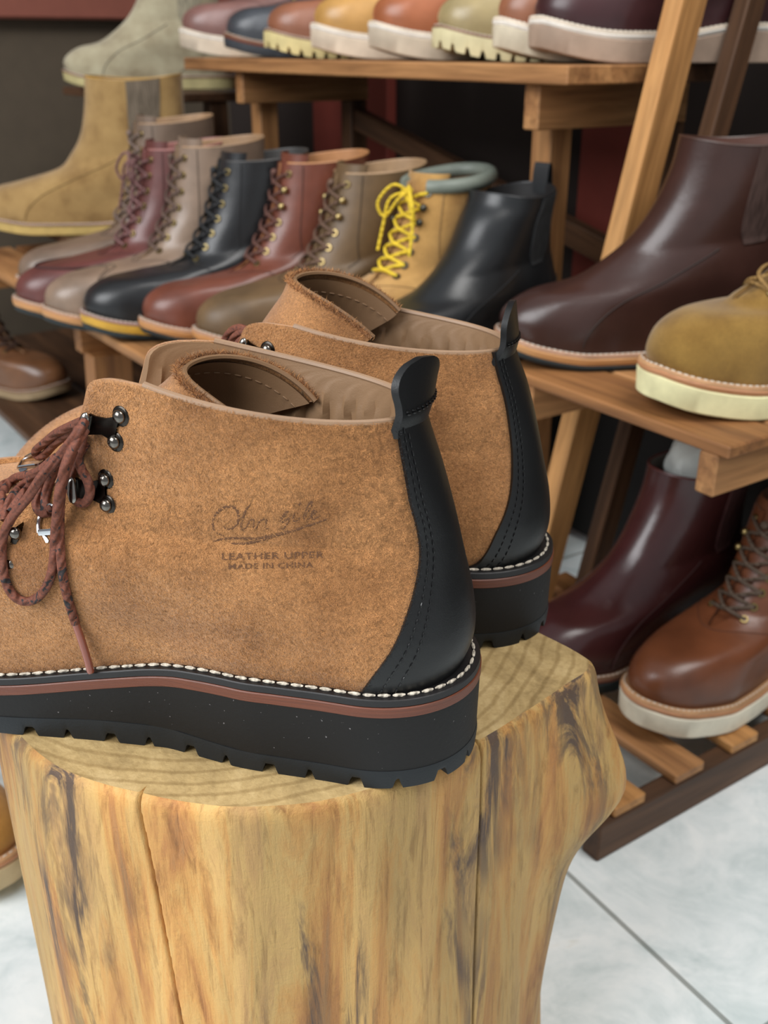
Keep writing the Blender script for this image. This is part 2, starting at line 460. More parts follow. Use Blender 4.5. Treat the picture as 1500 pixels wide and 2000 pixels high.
# left-hand bench rack : long mid shelf, top board on posts, low shelf
rl = thing('bench_rack', 'long brown wooden tiered rack on the left carrying two rows of boots', 'shelf rack', tuple(R(.8, .1, 0)), 0)
bpy.context.view_layer.update()
U0, U1 = .34, 1.32
for k in range(4):
    v0 = -.19 + .082 * k
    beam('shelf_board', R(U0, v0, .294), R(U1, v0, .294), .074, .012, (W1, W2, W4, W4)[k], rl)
for u in (U0 + .06, .80, U1 - .08):
    beam('crossbeam', R(u, -.225, .270), R(u, .09, .270), .022, .034, W2, rl)
for u in (.78, U0 + .08):
    beam('leg', R(u, -.205, 0), R(u, -.195, .254), .034, .05, W2, rl, up=tuple(BV))
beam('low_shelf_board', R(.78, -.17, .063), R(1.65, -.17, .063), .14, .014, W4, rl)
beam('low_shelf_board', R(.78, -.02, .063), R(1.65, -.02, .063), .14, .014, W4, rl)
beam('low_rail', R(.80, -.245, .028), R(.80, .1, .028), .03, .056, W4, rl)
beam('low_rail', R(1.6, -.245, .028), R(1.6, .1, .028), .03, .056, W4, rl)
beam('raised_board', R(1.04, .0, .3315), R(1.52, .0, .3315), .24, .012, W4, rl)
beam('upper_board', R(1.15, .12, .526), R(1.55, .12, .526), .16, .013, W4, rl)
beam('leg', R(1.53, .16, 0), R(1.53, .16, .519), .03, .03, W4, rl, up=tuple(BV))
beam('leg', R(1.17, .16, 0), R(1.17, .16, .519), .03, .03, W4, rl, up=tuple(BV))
beam('added_dark_panel', R(U0 + .02, .100, .15), R(1.68, .100, .15), .01, .29, plain('17120f', .9), rl)  # added dark sheet standing in for the shade below the middle shelf
# top board
TU0, TU1, TV = .305, 1.145, .10
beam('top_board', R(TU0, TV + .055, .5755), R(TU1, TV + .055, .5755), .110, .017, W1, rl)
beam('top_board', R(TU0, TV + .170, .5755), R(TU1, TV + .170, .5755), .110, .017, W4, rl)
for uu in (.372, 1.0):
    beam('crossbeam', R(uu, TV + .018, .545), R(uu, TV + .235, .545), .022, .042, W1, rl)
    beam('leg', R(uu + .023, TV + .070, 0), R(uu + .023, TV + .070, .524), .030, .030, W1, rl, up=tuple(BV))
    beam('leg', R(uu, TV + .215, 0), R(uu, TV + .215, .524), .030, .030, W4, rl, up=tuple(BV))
beam('stretcher', R(.372, TV + .215, .36), R(1.0, TV + .215, .50), .02, .03, W4, rl)

# ================================================================ LOG STUMP
def stump():
    cx, cy, H = -.052, .465, .325
    n = 1440; th = np.radians(np.linspace(-180, 180, n, endpoint=False)); deg = np.degrees(th)
    ctl = [(-180, .146), (-160, .146), (-140, .148), (-125, .149), (-109.3, .146), (-95, .147), (-80, .146), (-65, .142), (-50, .140), (-44, .141), (-36, .143), (-29, .147), (-22, .153), (-17, .160), (-13.5, .160), (-10, .150), (-7, .141), (-4, .133), (5, .130), (30, .136), (70, .142), (110, .145), (150, .145), (180, .146)]
    a = np.array([c[0] for c in ctl]); r = np.array([c[1] for c in ctl])
    rt = np.interp(deg, a, r); k = np.hanning(15); k /= k.sum(); rt = np.convolve(np.r_[rt[-7:], rt, rt[:7]], k, 'valid')
    def wob(z):
        return .0022 * np.sin(3 * th + 1.3 + z * 6) + .0016 * np.sin(7 * th + .5 - z * 9) + .0009 * np.sin(17 * th + z * 11) + .0006 * np.sin(31 * th + 2)
    rows = []
    zs = np.r_[np.linspace(0, .30, 50), .308, .314, .318, .3215, .3238, .325]
    for z in zs:
        base = .1455 + .006 * max(0, 1 - z / .15) ** 2 + .0 * th
        bl = sm(.06, .30, z); rr = base * (1 - bl) + rt * bl
        # burl lobe on the right
        g = np.exp(-((deg + 9) / 15.0) ** 2); lz = math.exp(-((z - .252) / .040) ** 2) * (1 if z > .252 else math.exp(-((.252 - z) / .05) ** 2))
        rr = rr + .024 * g * lz
        rr = rr + wob(z) * sm(.33, .28, z)
        # drying cracks
        for d0, wd, dz in ((-47.5, .22, 0), (-109 + (.325 - z) * 26, .19, 0)):
            rr = rr - .0045 * np.exp(-((deg - d0) / wd) ** 2) * (1 if d0 == -47.5 else sm(.05, .325, z))
        e = max(0, z - .3165) / .0085; rr = rr - .0035 * (1 - math.sqrt(max(0, 1 - e * e)))
        rows.append(np.column_stack([rr * np.cos(th), rr * np.sin(th), np.full(n, z)]))
    m = MB(); m.grid(rows, cv=True)
    tp = rows[-1]; inner = [tp * np.array([f, f, 1]) + np.array([0, 0, .0]) for f in (1, .985, .96, .9, .75, .5, .25, .05)]
    m2 = MB(); 
    m.cap(rows[0])
    side = m
    top = m2; m2.grid(inner, cv=True); m2.cap(inner[-1])
    # side material
    t = NT('stripped log side'); tc = t.n('ShaderNodeTexCoord'); mp = t.n('ShaderNodeMapping'); mp.inputs['Scale'].default_value = (1, 1, .11); t.l(tc.outputs['Object'], mp.inputs['Vector']); v = mp.outputs[0]
    n1 = t.noise(v, 38, 7, .66, .7); n2 = t.noise(v, 210, 6, .7, .5); n3 = t.noise(v, 48, 6, .7, .9); n4 = t.noise(v, 15, 3, .5, .8)
    a_ = t.ramp(n1, [(.25, '9a7650'), (.38, 'c79b62'), (.47, 'd2a968'), (.54, 'cf9a58'), (.62, 'b9804a'), (.72, '9c7c58')])
    b_ = t.ramp(n4, [(.40, (1, 1, 1, 1)), (.58, (.66, .69, .70, 1))])
    f_ = t.ramp(n2, [(.30, (.56, .51, .47, 1)), (.5, (1, 1, 1, 1))])
    cc = t.mix(1.0, t.mix(1.0, a_, b_, 'MULTIPLY'), f_, 'MULTIPLY')
    dk = t.ramp(n3, [(.50, (0, 0, 0, 1)), (.60, (1, 1, 1, 1))])
    mpx = t.n('ShaderNodeMapping'); mpx.inputs['Scale'].default_value = (1, 1, .3); mpx.inputs['Location'].default_value = (.31, .12, .4); t.l(tc.outputs['Object'], mpx.inputs['Vector'])
    bl2 = t.ramp(t.noise(mpx.outputs[0], 13, 3, .5, .5), [(.47, (0, 0, 0, 1)), (.56, (1, 1, 1, 1))])
    dm = t.mix(1.0, dk, bl2, 'MULTIPLY')
    cc = t.mix(dm, cc, srgb('57463a'))
    mfin = t.n('ShaderNodeMapping'); mfin.inputs['Scale'].default_value = (1, 1, 1.6); mfin.inputs['Rotation'].default_value = (.3, .5, 0); t.l(tc.outputs['Object'], mfin.inputs['Vector'])
    nb = t.bump(n2, .5, .002); nb = t.bump(t.noise(mfin.outputs[0], 240, 3, .6, .8), .35, .001, nb)
    ms = t.fin(cc, .62, nb, Specular_IOR_Level=.35)
    t = NT('sawn log top'); tc = t.n('ShaderNodeTexCoord'); mp = t.n('ShaderNodeMapping'); mp.inputs['Location'].default_value = (.035, -.02, 0); t.l(tc.outputs['Object'], mp.inputs['Vector']); v = mp.outputs[0]
    wv = t.n('ShaderNodeTexWave', wave_type='RINGS', rings_direction='Z'); wv.inputs['Scale'].default_value = 40; wv.inputs['Distortion'].default_value = 2.0; wv.inputs['Detail'].default_value = 2; wv.inputs['Detail Scale'].default_value = 1.2; t.l(v, wv.inputs['Vector'])
    a_ = t.ramp(t.noise(v, 22, 5, .6, 1.2), [(.3, '8f7850'), (.5, 'b49a6a'), (.7, 'cdb484')])
    r_ = t.ramp(wv.outputs['Fac'], [(.0, (.74, .71, .66, 1)), (.30, (1, 1, 1, 1))])
    s_ = t.ramp(t.noise(v, 320, 3, .6, .4), [(.3, (.84, .82, .78, 1)), (.6, (1, 1, 1, 1))])
    cc = t.mix(1.0, t.mix(1.0, a_, r_, 'MULTIPLY'), s_, 'MULTIPLY')
    mt = t.fin(cc, .7, t.bump(t.noise(v, 260, 4, .65, .4), .5, .001), Specular_IOR_Level=.3)
    root = thing('log_stump', 'upright peeled log section with cracks and a bulging burl, under the pair of hiking boots', 'tree stump', (cx, cy, 0), 0)
    side.build('log_side', ms, root, sharp=60); top.build('sawn_top', mt, root)
stump()

# ================================================================ HERO HIKING BOOTS
SUEDE = suede('ae7c4e', 1100, .42, .7)
TAUPE = leather('8a6c4f', .5, .12, 1400, .35)
BLACKL = leather('0e0f10', .42, .15, 1600, .45)
LACE = cord('6c3a28', '1f1a1c')
GUN = metal('3a3632', .22); STEEL = metal('b9bcc0', .16)
def add_hero(name, label, origin, ang, mir, tongue, twist, nap):
    L = .305
    fe = lambda x: .043 - .0155 * sm(.09, .215, x) + .006 * sm(.24, .305, x)
    front = [(L - .004, .0325), (L - .002, .045), (.297, .062), (.282, .079), (.262, .093), (.238, .102), (.215, .107), (.196, .111), (.180, .119), (.173, .137), (.166, .155), (.160, .172)]
    back = [(.004, .043), (.000, .056), (.001, .072), (.005, .090), (.009, .107), (.0145, .126), (.019, .139), (.0225, .150)]
    if mir < 0: front[-2:] = [(.166, .151), (.160, .167)]; back[-2:] = [(.019, .137), (.0225, .1465)]
    ls = Last(L, .0348, .0348, fe, front, back, wc=.036, ankle=.0375, mir=mir, sag=.004, hc=.128, bs=.87)
    root = thing(name, label, 'boot', (origin[0], origin[1], .325), math.radians(ang), 'pair of suede hiking boots on the log')
    M = np.array(Matrix.Translation((origin[0], origin[1], .325)) @ Matrix.Rotation(math.radians(ang), 4, 'Z'))
    Mi = np.linalg.inv(M); cl = (Mi @ np.r_[cC, 1])[:3]
    vs = 1 if mir > 0 else -1            # theta sign of the side facing the shop aisle
    Tg, Ug = np.meshgrid(np.linspace(.0, PI, 260), np.linspace(0, 1, 200), indexing='ij')
    def project(P):
        wv = P @ M[:3, :3].T + M[:3, 3] - cC
        d = wv @ cF; return 750 + FPX * (wv @ cX) / d, 1000 - FPX * (wv @ cU) / d
    Pg = ls._p(Tg * vs, Ug); gx, gy = project(Pg)
    e = 1e-3
    Ng = ls.normal(Tg * vs, Ug); facing = np.sum(Ng * (cl - Pg), -1) > 0
    def pix(x, y):
        d = (gx - x) ** 2 + (gy - y) ** 2 + np.where(facing, 0, 1e6); i = np.unravel_index(np.argmin(d), d.shape)
        t0, u0 = Tg[i], Ug[i]
        a, b = np.meshgrid(np.linspace(t0 - .015, t0 + .015, 21), np.linspace(max(0, u0 - .006), min(1, u0 + .006), 21))
        X, Y = project(ls._p(a * vs, b)); j = np.unravel_index(np.argmin((X - x) ** 2 + (Y - y) ** 2), X.shape)
        return a[j] * vs, b[j]
    def atp(x, y, off):                  # point on the aisle side, lifted off the surface
        t_, u_ = pix(x, y); return ls.surf(t_, u_, off), ls.normal(t_, u_)
    tv = .50
    def gapfn(t): return .0245 * min(1, ((t - tv) / .05) ** .5) + .010 * (max(0, t - .93) / .07) ** 2.5
    # quarters / vamp
    mm, o, i = upper_mesh(ls, tv=tv, nt=150, nr=110, thick=.0022, gapfn=gapfn)
    up = mm.build('upper', SUEDE, root)
    # lining (padded)
    mm, lo, li = upper_mesh(ls, t0=.30, tv=tv, nt=150, nr=70, thick=.0005, gapfn=gapfn, off=-.0024, tmax=.995)
    T = np.linspace(0, 1, len(li))[:, None]; th = np.linspace(0, 2 * PI, li.shape[1])[None]
    cen = li.mean(1, keepdims=True)
    pad = .0045 * np.sin(np.clip((1 - T) * 3.2, 0, 1) * PI / 2) + .0011 * np.sin(th * 31 + 3 * np.sin(T * 7)) * sm(0, .25, 1 - T) * (T > .4) + .0007 * np.sin(th * 57 + 1 + 9 * T) * sm(0, .15, 1 - T)
    dirn = cen - li; dirn[..., 2] = 0; dirn /= np.linalg.norm(dirn, axis=-1, keepdims=True) + 1e-9
    inn = li + dirn * pad[..., None]
    mm = MB(); mm.grid(lo); mm.grid(inn, flip=True); mm.grid([lo[-1], inn[-1]]); mm.grid([lo[:, 0], inn[:, 0]]); mm.grid([lo[:, -1], inn[:, -1]]); mm.grid([lo[0], inn[0]])
    mm.build('lining', TAUPE, root)
    ft = MB(); ft.cap(li[0]); ft.build('insole', leather('6b4a30'), root)
    # collar binding
    rim = (o[-1] + li[-1]) / 2; rim[:, 2] += .0002
    edgeA = (o[:, 0] + i[:, 0]) / 2; edgeB = (o[:, -1] + i[:, -1]) / 2
    mm = MB(); mm.tube(rim, .0015, 8); mm.build('collar_binding', leather('8f7258', .5, .1, 1400), root)
    # backstay
    if mir > 0: edge_px = [(705, 1352), (735, 1310), (768, 1262), (792, 1205), (808, 1150), (818, 1090), (812, 1030), (796, 970), (780, 880), (768, 812)]
    else: edge_px = [(905, 1135), (935, 1095), (965, 1045), (985, 1000), (996, 950), (998, 900), (992, 830), (978, 760), (960, 690)]
    A = [pix(*q) for q in edge_px]; A[0] = (A[0][0], 0.0); A[-1] = (A[-1][0], 1.0)
    A = [(abs(a), b) for a, b in A]; Bq = [(2 * PI - a, b) for a, b in A]
    mm, so = patch(ls, A, Bq, .0022, 70, 44, .002)
    st = mm.build('backstay', BLACKL, root)
    mm = MB()
    for k in (4, 6, 37, 39)[:4] if False else (0,):
        pass
    for fr in (.055, .105, .895, .945):
        c_ = so[:, 0] * 0
        j = fr * 43; j0 = int(j); c_ = so[:, j0] * (1 - (j - j0)) + so[:, j0 + 1] * (j - j0)
        c_ = c_ + (c_ - np.array([.05, 0, 0])) * .004
        dashes(mm, c_[1:-2], .00042, .0022, .0011)
    # pull tab
    tb = []; rise = .021
    aa = np.linspace(PI / 2, 3 * PI / 2, 300); ringy = ls._p(aa, np.full(300, .985)); ringy_a = ls.surf(aa, np.full(300, .985), .0042); ringy_b = ls.surf(aa, np.full(300, .985), .0016)
    for a in np.linspace(0, 1, 26):
        over = max(0, (a - .55) / .45); wd = .0150 * math.sqrt(max(0, 1 - over ** 2.2)) * (1.10 - .10 * float(sm(.10, .5, a))) + .0004
        row = []; e_ = float(sm(0, .35, a)); ringy_n = ringy_a * e_ + ringy_b * (1 - e_)
        for s_ in np.linspace(-1, 1, 15):
            y = s_ * wd
            k_ = np.argsort(ringy_n[:, 1] * 1.0); b_ = np.array([np.interp(y * 1.0, ringy_n[k_, 1], ringy_n[k_, c]) for c in range(3)])
            b_[2] += -.005 + (rise + .005) * a
            b_[0] = b_[0] * (1 - .6 * a) + ringy_n[150, 0] * .6 * a + .004 * a + y * twist * a
            row.append(b_)
        tb.append(row)
    tb = np.array(tb); fr_ = tb + np.array([-.0012, 0, 0]); bk = tb + np.array([.0016, 0, 0])
    m2 = MB(); m2.grid(fr_); m2.grid(bk, flip=True); m2.grid([fr_[0], bk[0]]); m2.grid([fr_[-1], bk[-1]]); m2.grid([fr_[:, 0], bk[:, 0]]); m2.grid([fr_[:, -1], bk[:, -1]])
    tab = m2.build('pull_tab', BLACKL, root)
    r1 = fr_[8] + np.array([-.0004, 0, 0]); dashes(mm, r1, .00042, .0020, .001); r1 = fr_[9] + np.array([-.0004, 0, 0]); dashes(mm, r1, .00042, .0020, .001)
    mm.build('stitching', leather('0a0a0b', .3), st)
    # tongue: curved sheet, suede outside, leather inside, top folded back
    dz_, wd_, wrap, lean = tongue; ht = .040
    rows = []
    K = 40
    for b in np.linspace(0, 1, K):
        t_ = .42 + b * .62
        c_ = ls._p(0.0, min(t_, 1.0))
        zc = c_[2] - .001 - .007 * b; xc = c_[0] - .003 - .004 * b - lean * b ** 3
        if t_ > .86: zc = ls._p(0.0, .86)[2] + (t_ - .86) / .18 * ht; xc = c_[0] - .008 - lean * b ** 3
        wid = .027 + (wd_ - .027) * sm(0, 1, b); dep = .010 + (wrap - .006) * sm(.25, 1, b)
        row = []
        for a in np.linspace(-1, 1, 48):
            ph = a * PI * .56; 
            y = wid * math.sin(ph) ; x = xc - dep * (1 - math.cos(ph))
            z = zc + dz_ * b ** 2 - .020 * (b ** 3) * (abs(a)) ** 3.0
            row.append((x, y, z))
        rows.append(row)
    G = np.array(rows); cen = G.mean(1, keepdims=True); dn = G - (cen - np.array([wrap, 0, 0])); dn[..., 2] = 0; dn /= np.linalg.norm(dn, axis=-1, keepdims=True)
    Gi = G - dn * .0022
    mm = MB(); mm.grid(G); mm.grid([G[-1], Gi[-1]]); mm.grid([G[:, 0], Gi[:, 0]]); mm.grid([G[:, -1], Gi[:, -1]])
    tg = mm.build('tongue', SUEDE, root)
    Gj = G - dn * .0040
    mm = MB(); mm.grid(Gi[:-1]); mm.grid(Gj[:-1], flip=True); mm.grid([Gi[-2], Gj[-2]]); mm.tube((Gi[-1] + Gj[-1]) / 2, .0011, 6); 
    dashes(mm, Gj[-4] - dn[-4] * .0003, .0004, .0028, .0016)
    mm.build('tongue_lining', leather('7a5d42', .55, .12, 1400, .3), tg)
    # sole
    ob = lambda x: .0088 + .0025 * np.exp(-((x - .14) / .04) ** 2)
    zero = lambda x: 0 * x
    m_ = MB(); rr = sole_layer(m_, ls, lambda x: fe(x) - .0032, lambda x: fe(x) + .0002, .0052, .0050, 240, round_=.0004); we = m_.build('welt', leather('131112', .5), root)
    m_ = MB(); q = ls.outline(300, .0022); q = np.column_stack([q, fe(q[:, 0]) + .0007]); q = np.vstack([q, q[:1]])
    dashes(m_, q, .00075, .0050, .0009, seg=7); m_.build('welt_stitch', cord('c9bfae', None, 900), we, label='cream welt stitching')
    m_ = MB(); sole_layer(m_, ls, lambda x: fe(x) - .0080, lambda x: fe(x) - .0032, .0056, .0056, 240, round_=.0004); m_.build('midsole_strip', layered('66341f', .45), root, label='reddish-brown leather midsole layer')
    m_ = MB(); sole_layer(m_, ls, ob, lambda x: fe(x) - .0080, .0046, .0052, 240); m_.build('foam_midsole', rubber('100e0d', .66, True), root)
    # lugged outsole
    n = 900
    q = ls.outline(n, .0050); s_ = np.r_[0, np.cumsum(np.linalg.norm(np.diff(q, axis=0), axis=1))]
    ph = (s_ + .004) % .0185; big = (np.floor((s_ + .004) / .0185) % 2 == 0)
    wgap = np.where(big, .0068, .0042)
    notch = np.clip(np.minimum(ph, wgap - ph) / .0014, 0, 1) * (ph < wgap)
    top = np.column_stack([ls.outline(n, .0048), ob(q[:, 0])]); mid = np.column_stack([q, np.minimum(ob(q[:, 0]) - .002, .0062) + 0 * s_])
    qb = ls.outline(n, .0044); bot = np.column_stack([qb, notch * .0046]); qi = ls.outline(n, -.007); inn_ = np.column_stack([qi, notch * .0046]); qc = ls.outline(n, -.009); base = np.column_stack([qc, np.full(n, .0046)])
    m_ = MB(); m_.grid([top, mid, bot, inn_, base], cv=True); m_.cap(base); m_.cap(top)
    for xx in np.arange(.03, .28, .022):   # inner lugs
        m_.box((xx, 0, .0024), (.013, .030, .0047), bev=.0008)
    m_.build('lugged_outsole', rubber('191d20', .6, False, 900), root, sharp=28)
    # lace hooks on the quarter facing the aisle
    def hook(px, rivets, lip, holder='lace_hook'):
        m_ = MB()
        P = [atp(x, y, .0006) for x, y in rivets]; lp, ln = atp(*lip, .0012)
        N = P[0][1]
        # plate: strip from rivets to the lip
        a0, a1 = P[0][0], P[1][0]; mid_ = (a0 + a1) / 2
        ax_ = (a1 - a0) / np.linalg.norm(a1 - a0)
        for c_, _ in P: m_.ball(c_ - N * .0004, .0041, N, .18, 20)
        rows = []
        for f, hw in ((0, .0060), (.2, .0048), (.5, .0036), (.8, .0040), (1.0, .0048)):
            c_ = mid_ * (1 - f) + lp * f + N * (.0004 + .0020 * sm(.4, 1, f))
            rows.append([c_ - ax_ * hw, c_ - ax_ * hw * .5, c_, c_ + ax_ * hw * .5, c_ + ax_ * hw])
        rows = np.array(rows); m_.grid(rows); m_.grid(rows - N * .0009, flip=True); m_.grid([rows[:, 0], rows[:, 0] - N * .0009]); m_.grid([rows[:, -1], rows[:, -1] - N * .0009])
        hk = m_.build(holder, GUN, root)
        m_ = MB()
        for c_, _ in P: m_.ball(c_ + N * .0004, .0028, N, .75, 18)
        m_.build('rivet', metal('6d6862', .18), hk)
        m_ = MB(); u = np.linspace(-1, 1, 14)
        back_d = (mid_ - lp); back_d -= N * np.dot(back_d, N); back_d /= np.linalg.norm(back_d)
        lip_c = lp + N * .0034 - back_d * .0006
        m_.tube([lip_c + ax_ * .0054 * k_ for k_ in u], .0021 * np.sqrt(np.clip(1 - np.abs(u) ** 4, .02, 1)), 12, flat=.8)
        m_.tube([lp + N * .0022 + ax_ * .004 * k_ for k_ in u], .0013, 8)
        m_.build('hook_lip', metal('8e8a84', .2), hk, label='polished rolled lip of the lace hook')
        return lip_c
    if mir > 0:
        hook(None, [(236, 813), (226, 862)], (184, 826)); hook(None, [(207, 936), (210, 986)], (161, 955))
    else:
        hook(None, [(523, 683), (512, 720)], (486, 680))
    Mw = Mi
    def pl(x, y, yo):                    # point on the boot's own vertical plane y = yo
        P = Pplane(x, y, (M @ np.array([0, yo, 0, 1]))[:3], M[:3, 1]); return (Mi @ np.r_[P, 1])[:3]
    def lace(pts, n=60, r=.0019, name='lace', mat=None, rr=None):
        P = spl([pl(*q) for q in pts], n); m_ = MB(); m_.tube(P, r if rr is None else rr, 10); return m_.build(name, mat or LACE, root)
    z3 = lambda L_: [(x / 3, 680 + y / 3, o_) for x, y, o_ in L_]
    if mir > 0:
        lc = MB()
        Vg = np.vstack([o.reshape(-1, 3), G.reshape(-1, 3)]); fs = []
        for (a0_, b0_), off_ in ((o.shape[:2], 0), (G.shape[:2], o.shape[0] * o.shape[1])):
            for i_ in range(a0_ - 1):
                for j_ in range(b0_ - 1): k_ = off_ + i_ * b0_ + j_; fs.append((k_, k_ + b0_, k_ + b0_ + 1, k_ + 1))
        bvh = BVHTree.FromPolygons([tuple(v) for v in Vg], fs)
        def lift(P, cl_=.0024):
            Q = []
            for p_ in P:
                d_ = p_ - cl; L_ = np.linalg.norm(d_); d_ = d_ / L_; ht_ = bvh.ray_cast(Vector(cl), Vector(d_))
                Q.append(cl + d_ * (ht_[3] - cl_) if ht_[0] is not None and ht_[3] - cl_ < L_ else p_)
            Q = np.array(Q)
            for _ in range(3): Q[1:-1] = (Q[:-2] + Q[1:-1] * 2 + Q[2:]) / 4
            return Q
        def add(L_, n=70, r=.0019, hang=False):
            P = spl([pl(*q) for q in z3(L_)], n)
            lc.tube(lift(P), r, 10)
        # big bow loop
        add([(496, 432, .034), (466, 480, .038), (400, 570, .040), (335, 650, .041), (250, 745, .042), (160, 880, .042), (70, 990, .042), (18, 1110, .042), (14, 1250, .042), (45, 1400, .042), (115, 1478, .042), (200, 1475, .042), (272, 1400, .042), (312, 1270, .042), (322, 1110, .043), (335, 960, .044), (352, 820, .045), (392, 660, .043), (445, 560, .040), (498, 480, .034)], 150, hang=True)
        # hanging free end
        add([(430, 600, .036), (385, 720, .038), (358, 860, .039), (350, 1000, .039), (352, 1150, .039), (362, 1290, .040), (385, 1420, .040), (420, 1540, .040), (442, 1612, .040)], 80, hang=True)
        # loop round the second hook
        add([(488, 510, .030), (470, 590, .031), (458, 650, .032), (480, 715, .034), (515, 780, .036), (528, 850, .036), (500, 905, .035), (455, 900, .033), (420, 850, .031), (410, 780, .030), (425, 700, .028), (455, 640, .024), (500, 560, .015)], 90)
        # strands reaching the far D-ring
        add([(490, 425, .030), (420, 455, .020), (330, 500, .006), (255, 560, -.008), (205, 605, -.018), (215, 640, -.020), (260, 625, -.016), (320, 560, -.004), (400, 500, .010), (490, 445, .024)], 80)
        # strands down to the near D-ring
        add([(400, 560, .030), (335, 690, .026), (285, 800, .026), (262, 900, .030), (285, 950, .032), (310, 930, .030)], 50)
        add([(360, 620, .028), (290, 760, .022), (225, 860, .022), (212, 920, .026), (240, 965, .030), (290, 960, .032)], 50)
        # strands crossing to the left
        add([(300, 680, .030), (200, 735, .018), (90, 760, .008), (25, 830, .006), (6, 930, .014), (35, 1000, .022)], 60)
        add([(240, 740, .022), (150, 790, .014), (80, 860, .012), (40, 940, .018), (30, 1010, .024)], 50)
        add([(330, 640, .034), (230, 720, .030), (185, 740, .026), (180, 800, .020), (130, 860, .016), (60, 960, .020)], 50)
        add([(95, 770, -.002), (20, 800, -.004), (-60, 850, -.006)], 24)
        lc_o = lc.build('lace', LACE, root)
        m_ = MB(); P = spl([pl(*q) for q in z3([(440, 1606, .040), (470, 1690, .040), (505, 1800, .040), (533, 1900, .040)])], 30); P = lift(P, .0024); m_.tube(P, np.r_[.00175, np.full(28, .0016), .0014], 12); m_.build('aglet', leather('7a4030', .25, .2, 400, coat=.6), lc_o, label='hard brown lace tip')
        def dring(pts, bar, plate):
            m_ = MB(); m_.tube(lift(spl([pl(*q) for q in pts], 40), .0014), .0009, 8); m_.tube(lift(np.linspace(pl(*bar[0]), pl(*bar[1]), 6), .0016), .0014, 8, flat=.6)
            d = m_.build('lace_ring', STEEL, root)
            m_ = MB(); a = lift(np.array([pl(*q) for q in plate]), .001); b = a - np.array([0, .0012, 0]); m_.add(np.vstack([a, b]), [tuple(range(len(a))), tuple(range(2 * len(a) - 1, len(a) - 1, -1))] + [(i_, (i_ + 1) % len(a), len(a) + (i_ + 1) % len(a), len(a) + i_) for i_ in range(len(a))]); m_.build('ring_plate', STEEL, d)
        dring(z3([(228, 1082, .033), (226, 1020, .034), (250, 955, .034), (290, 918, .034), (312, 930, .034), (318, 980, .034), (305, 1075, .033)]), z3([(228, 1082, .033), (305, 1076, .033)]), z3([(240, 1086, .0325), (300, 1080, .0325), (297, 1150, .0325), (285, 1160, .0325), (268, 1140, .0325)]))
        dring(z3([(110, 700, -.020), (135, 655, -.020), (180, 625, -.020), (230, 612, -.020), (265, 630, -.020), (268, 655, -.020), (245, 680, -.020), (200, 692, -.020)]), z3([(108, 705, -.020), (205, 692, -.020)]), z3([(104, 700, -.021), (200, 688, -.021), (190, 722, -.021), (118, 728, -.021)]))
        m_ = MB(); a = np.array([pl(*q) for q in z3([(75, 1060, .040), (105, 1040, .040), (112, 1110, .040), (85, 1170, .040), (95, 1240, .040), (92, 1310, .040), (70, 1345, .040), (45, 1310, .040), (50, 1200, .040)])]); b = a - np.array([0, .004, 0]); k_ = len(a)
        m_.add(np.vstack([a, b]), [tuple(range(k_)), tuple(range(2 * k_ - 1, k_ - 1, -1))] + [(i_, (i_ + 1) % k_, k_ + (i_ + 1) % k_, k_ + i_) for i_ in range(k_)]); hk = m_.build('lace_hook', GUN, root)
        for q in z3([(88, 1085, .041), (66, 1265, .041)]):
            m_ = MB(); m_.ball(pl(*q), .0027, (0, 1, 0), .75, 16); m_.build('rivet', metal('6d6862', .18), hk)
    else:
        lc = MB()
        for k_, L_ in enumerate([[(500, 655, .020), (470, 640, .015), (448, 650, .010), (436, 675, .004), (440, 700, .0)], [(505, 660, .022), (475, 650, .018), (455, 662, .014), (446, 690, .01)], [(500, 668, .024), (480, 660, .022), (462, 675, .02), (455, 700, .016)]]):
            lc.tube(spl([pl(*q) for q in L_], 30), .0019, 10)
        lc.build('lace', LACE, root)
    # ---- stamp pressed into the suede
    if mir > 0:
        INK = plain('5e3e26', .9)
        def stamp(name, pts2, rads, parent, n=None):
            pass
        def ribbon(mb, pts, w0=1.6):
            P = spl(pts, max(6, len(pts) * 6)); C_ = []
            for x, y in P: C_.append(atp(x, y, .00018))
            c_ = np.array([a for a, _ in C_]); nn = np.array([b for _, b in C_]); T_ = np.gradient(c_, axis=0); T_ /= np.linalg.norm(T_, axis=1, keepdims=True) + 1e-12
            s_ = np.cross(nn, T_); k_ = np.linspace(0, 1, len(c_))[:, None]; wv = w0 * .00021 * (.5 + .9 * np.sin(PI * k_) ** .7)
            mb.grid(np.stack([c_ - s_ * wv, c_ + nn * .00010, c_ + s_ * wv], 1))
        zz = lambda L_: [(350 + x / 3.75, 900 + y / 3.75) for x, y in L_]
        m_ = MB()
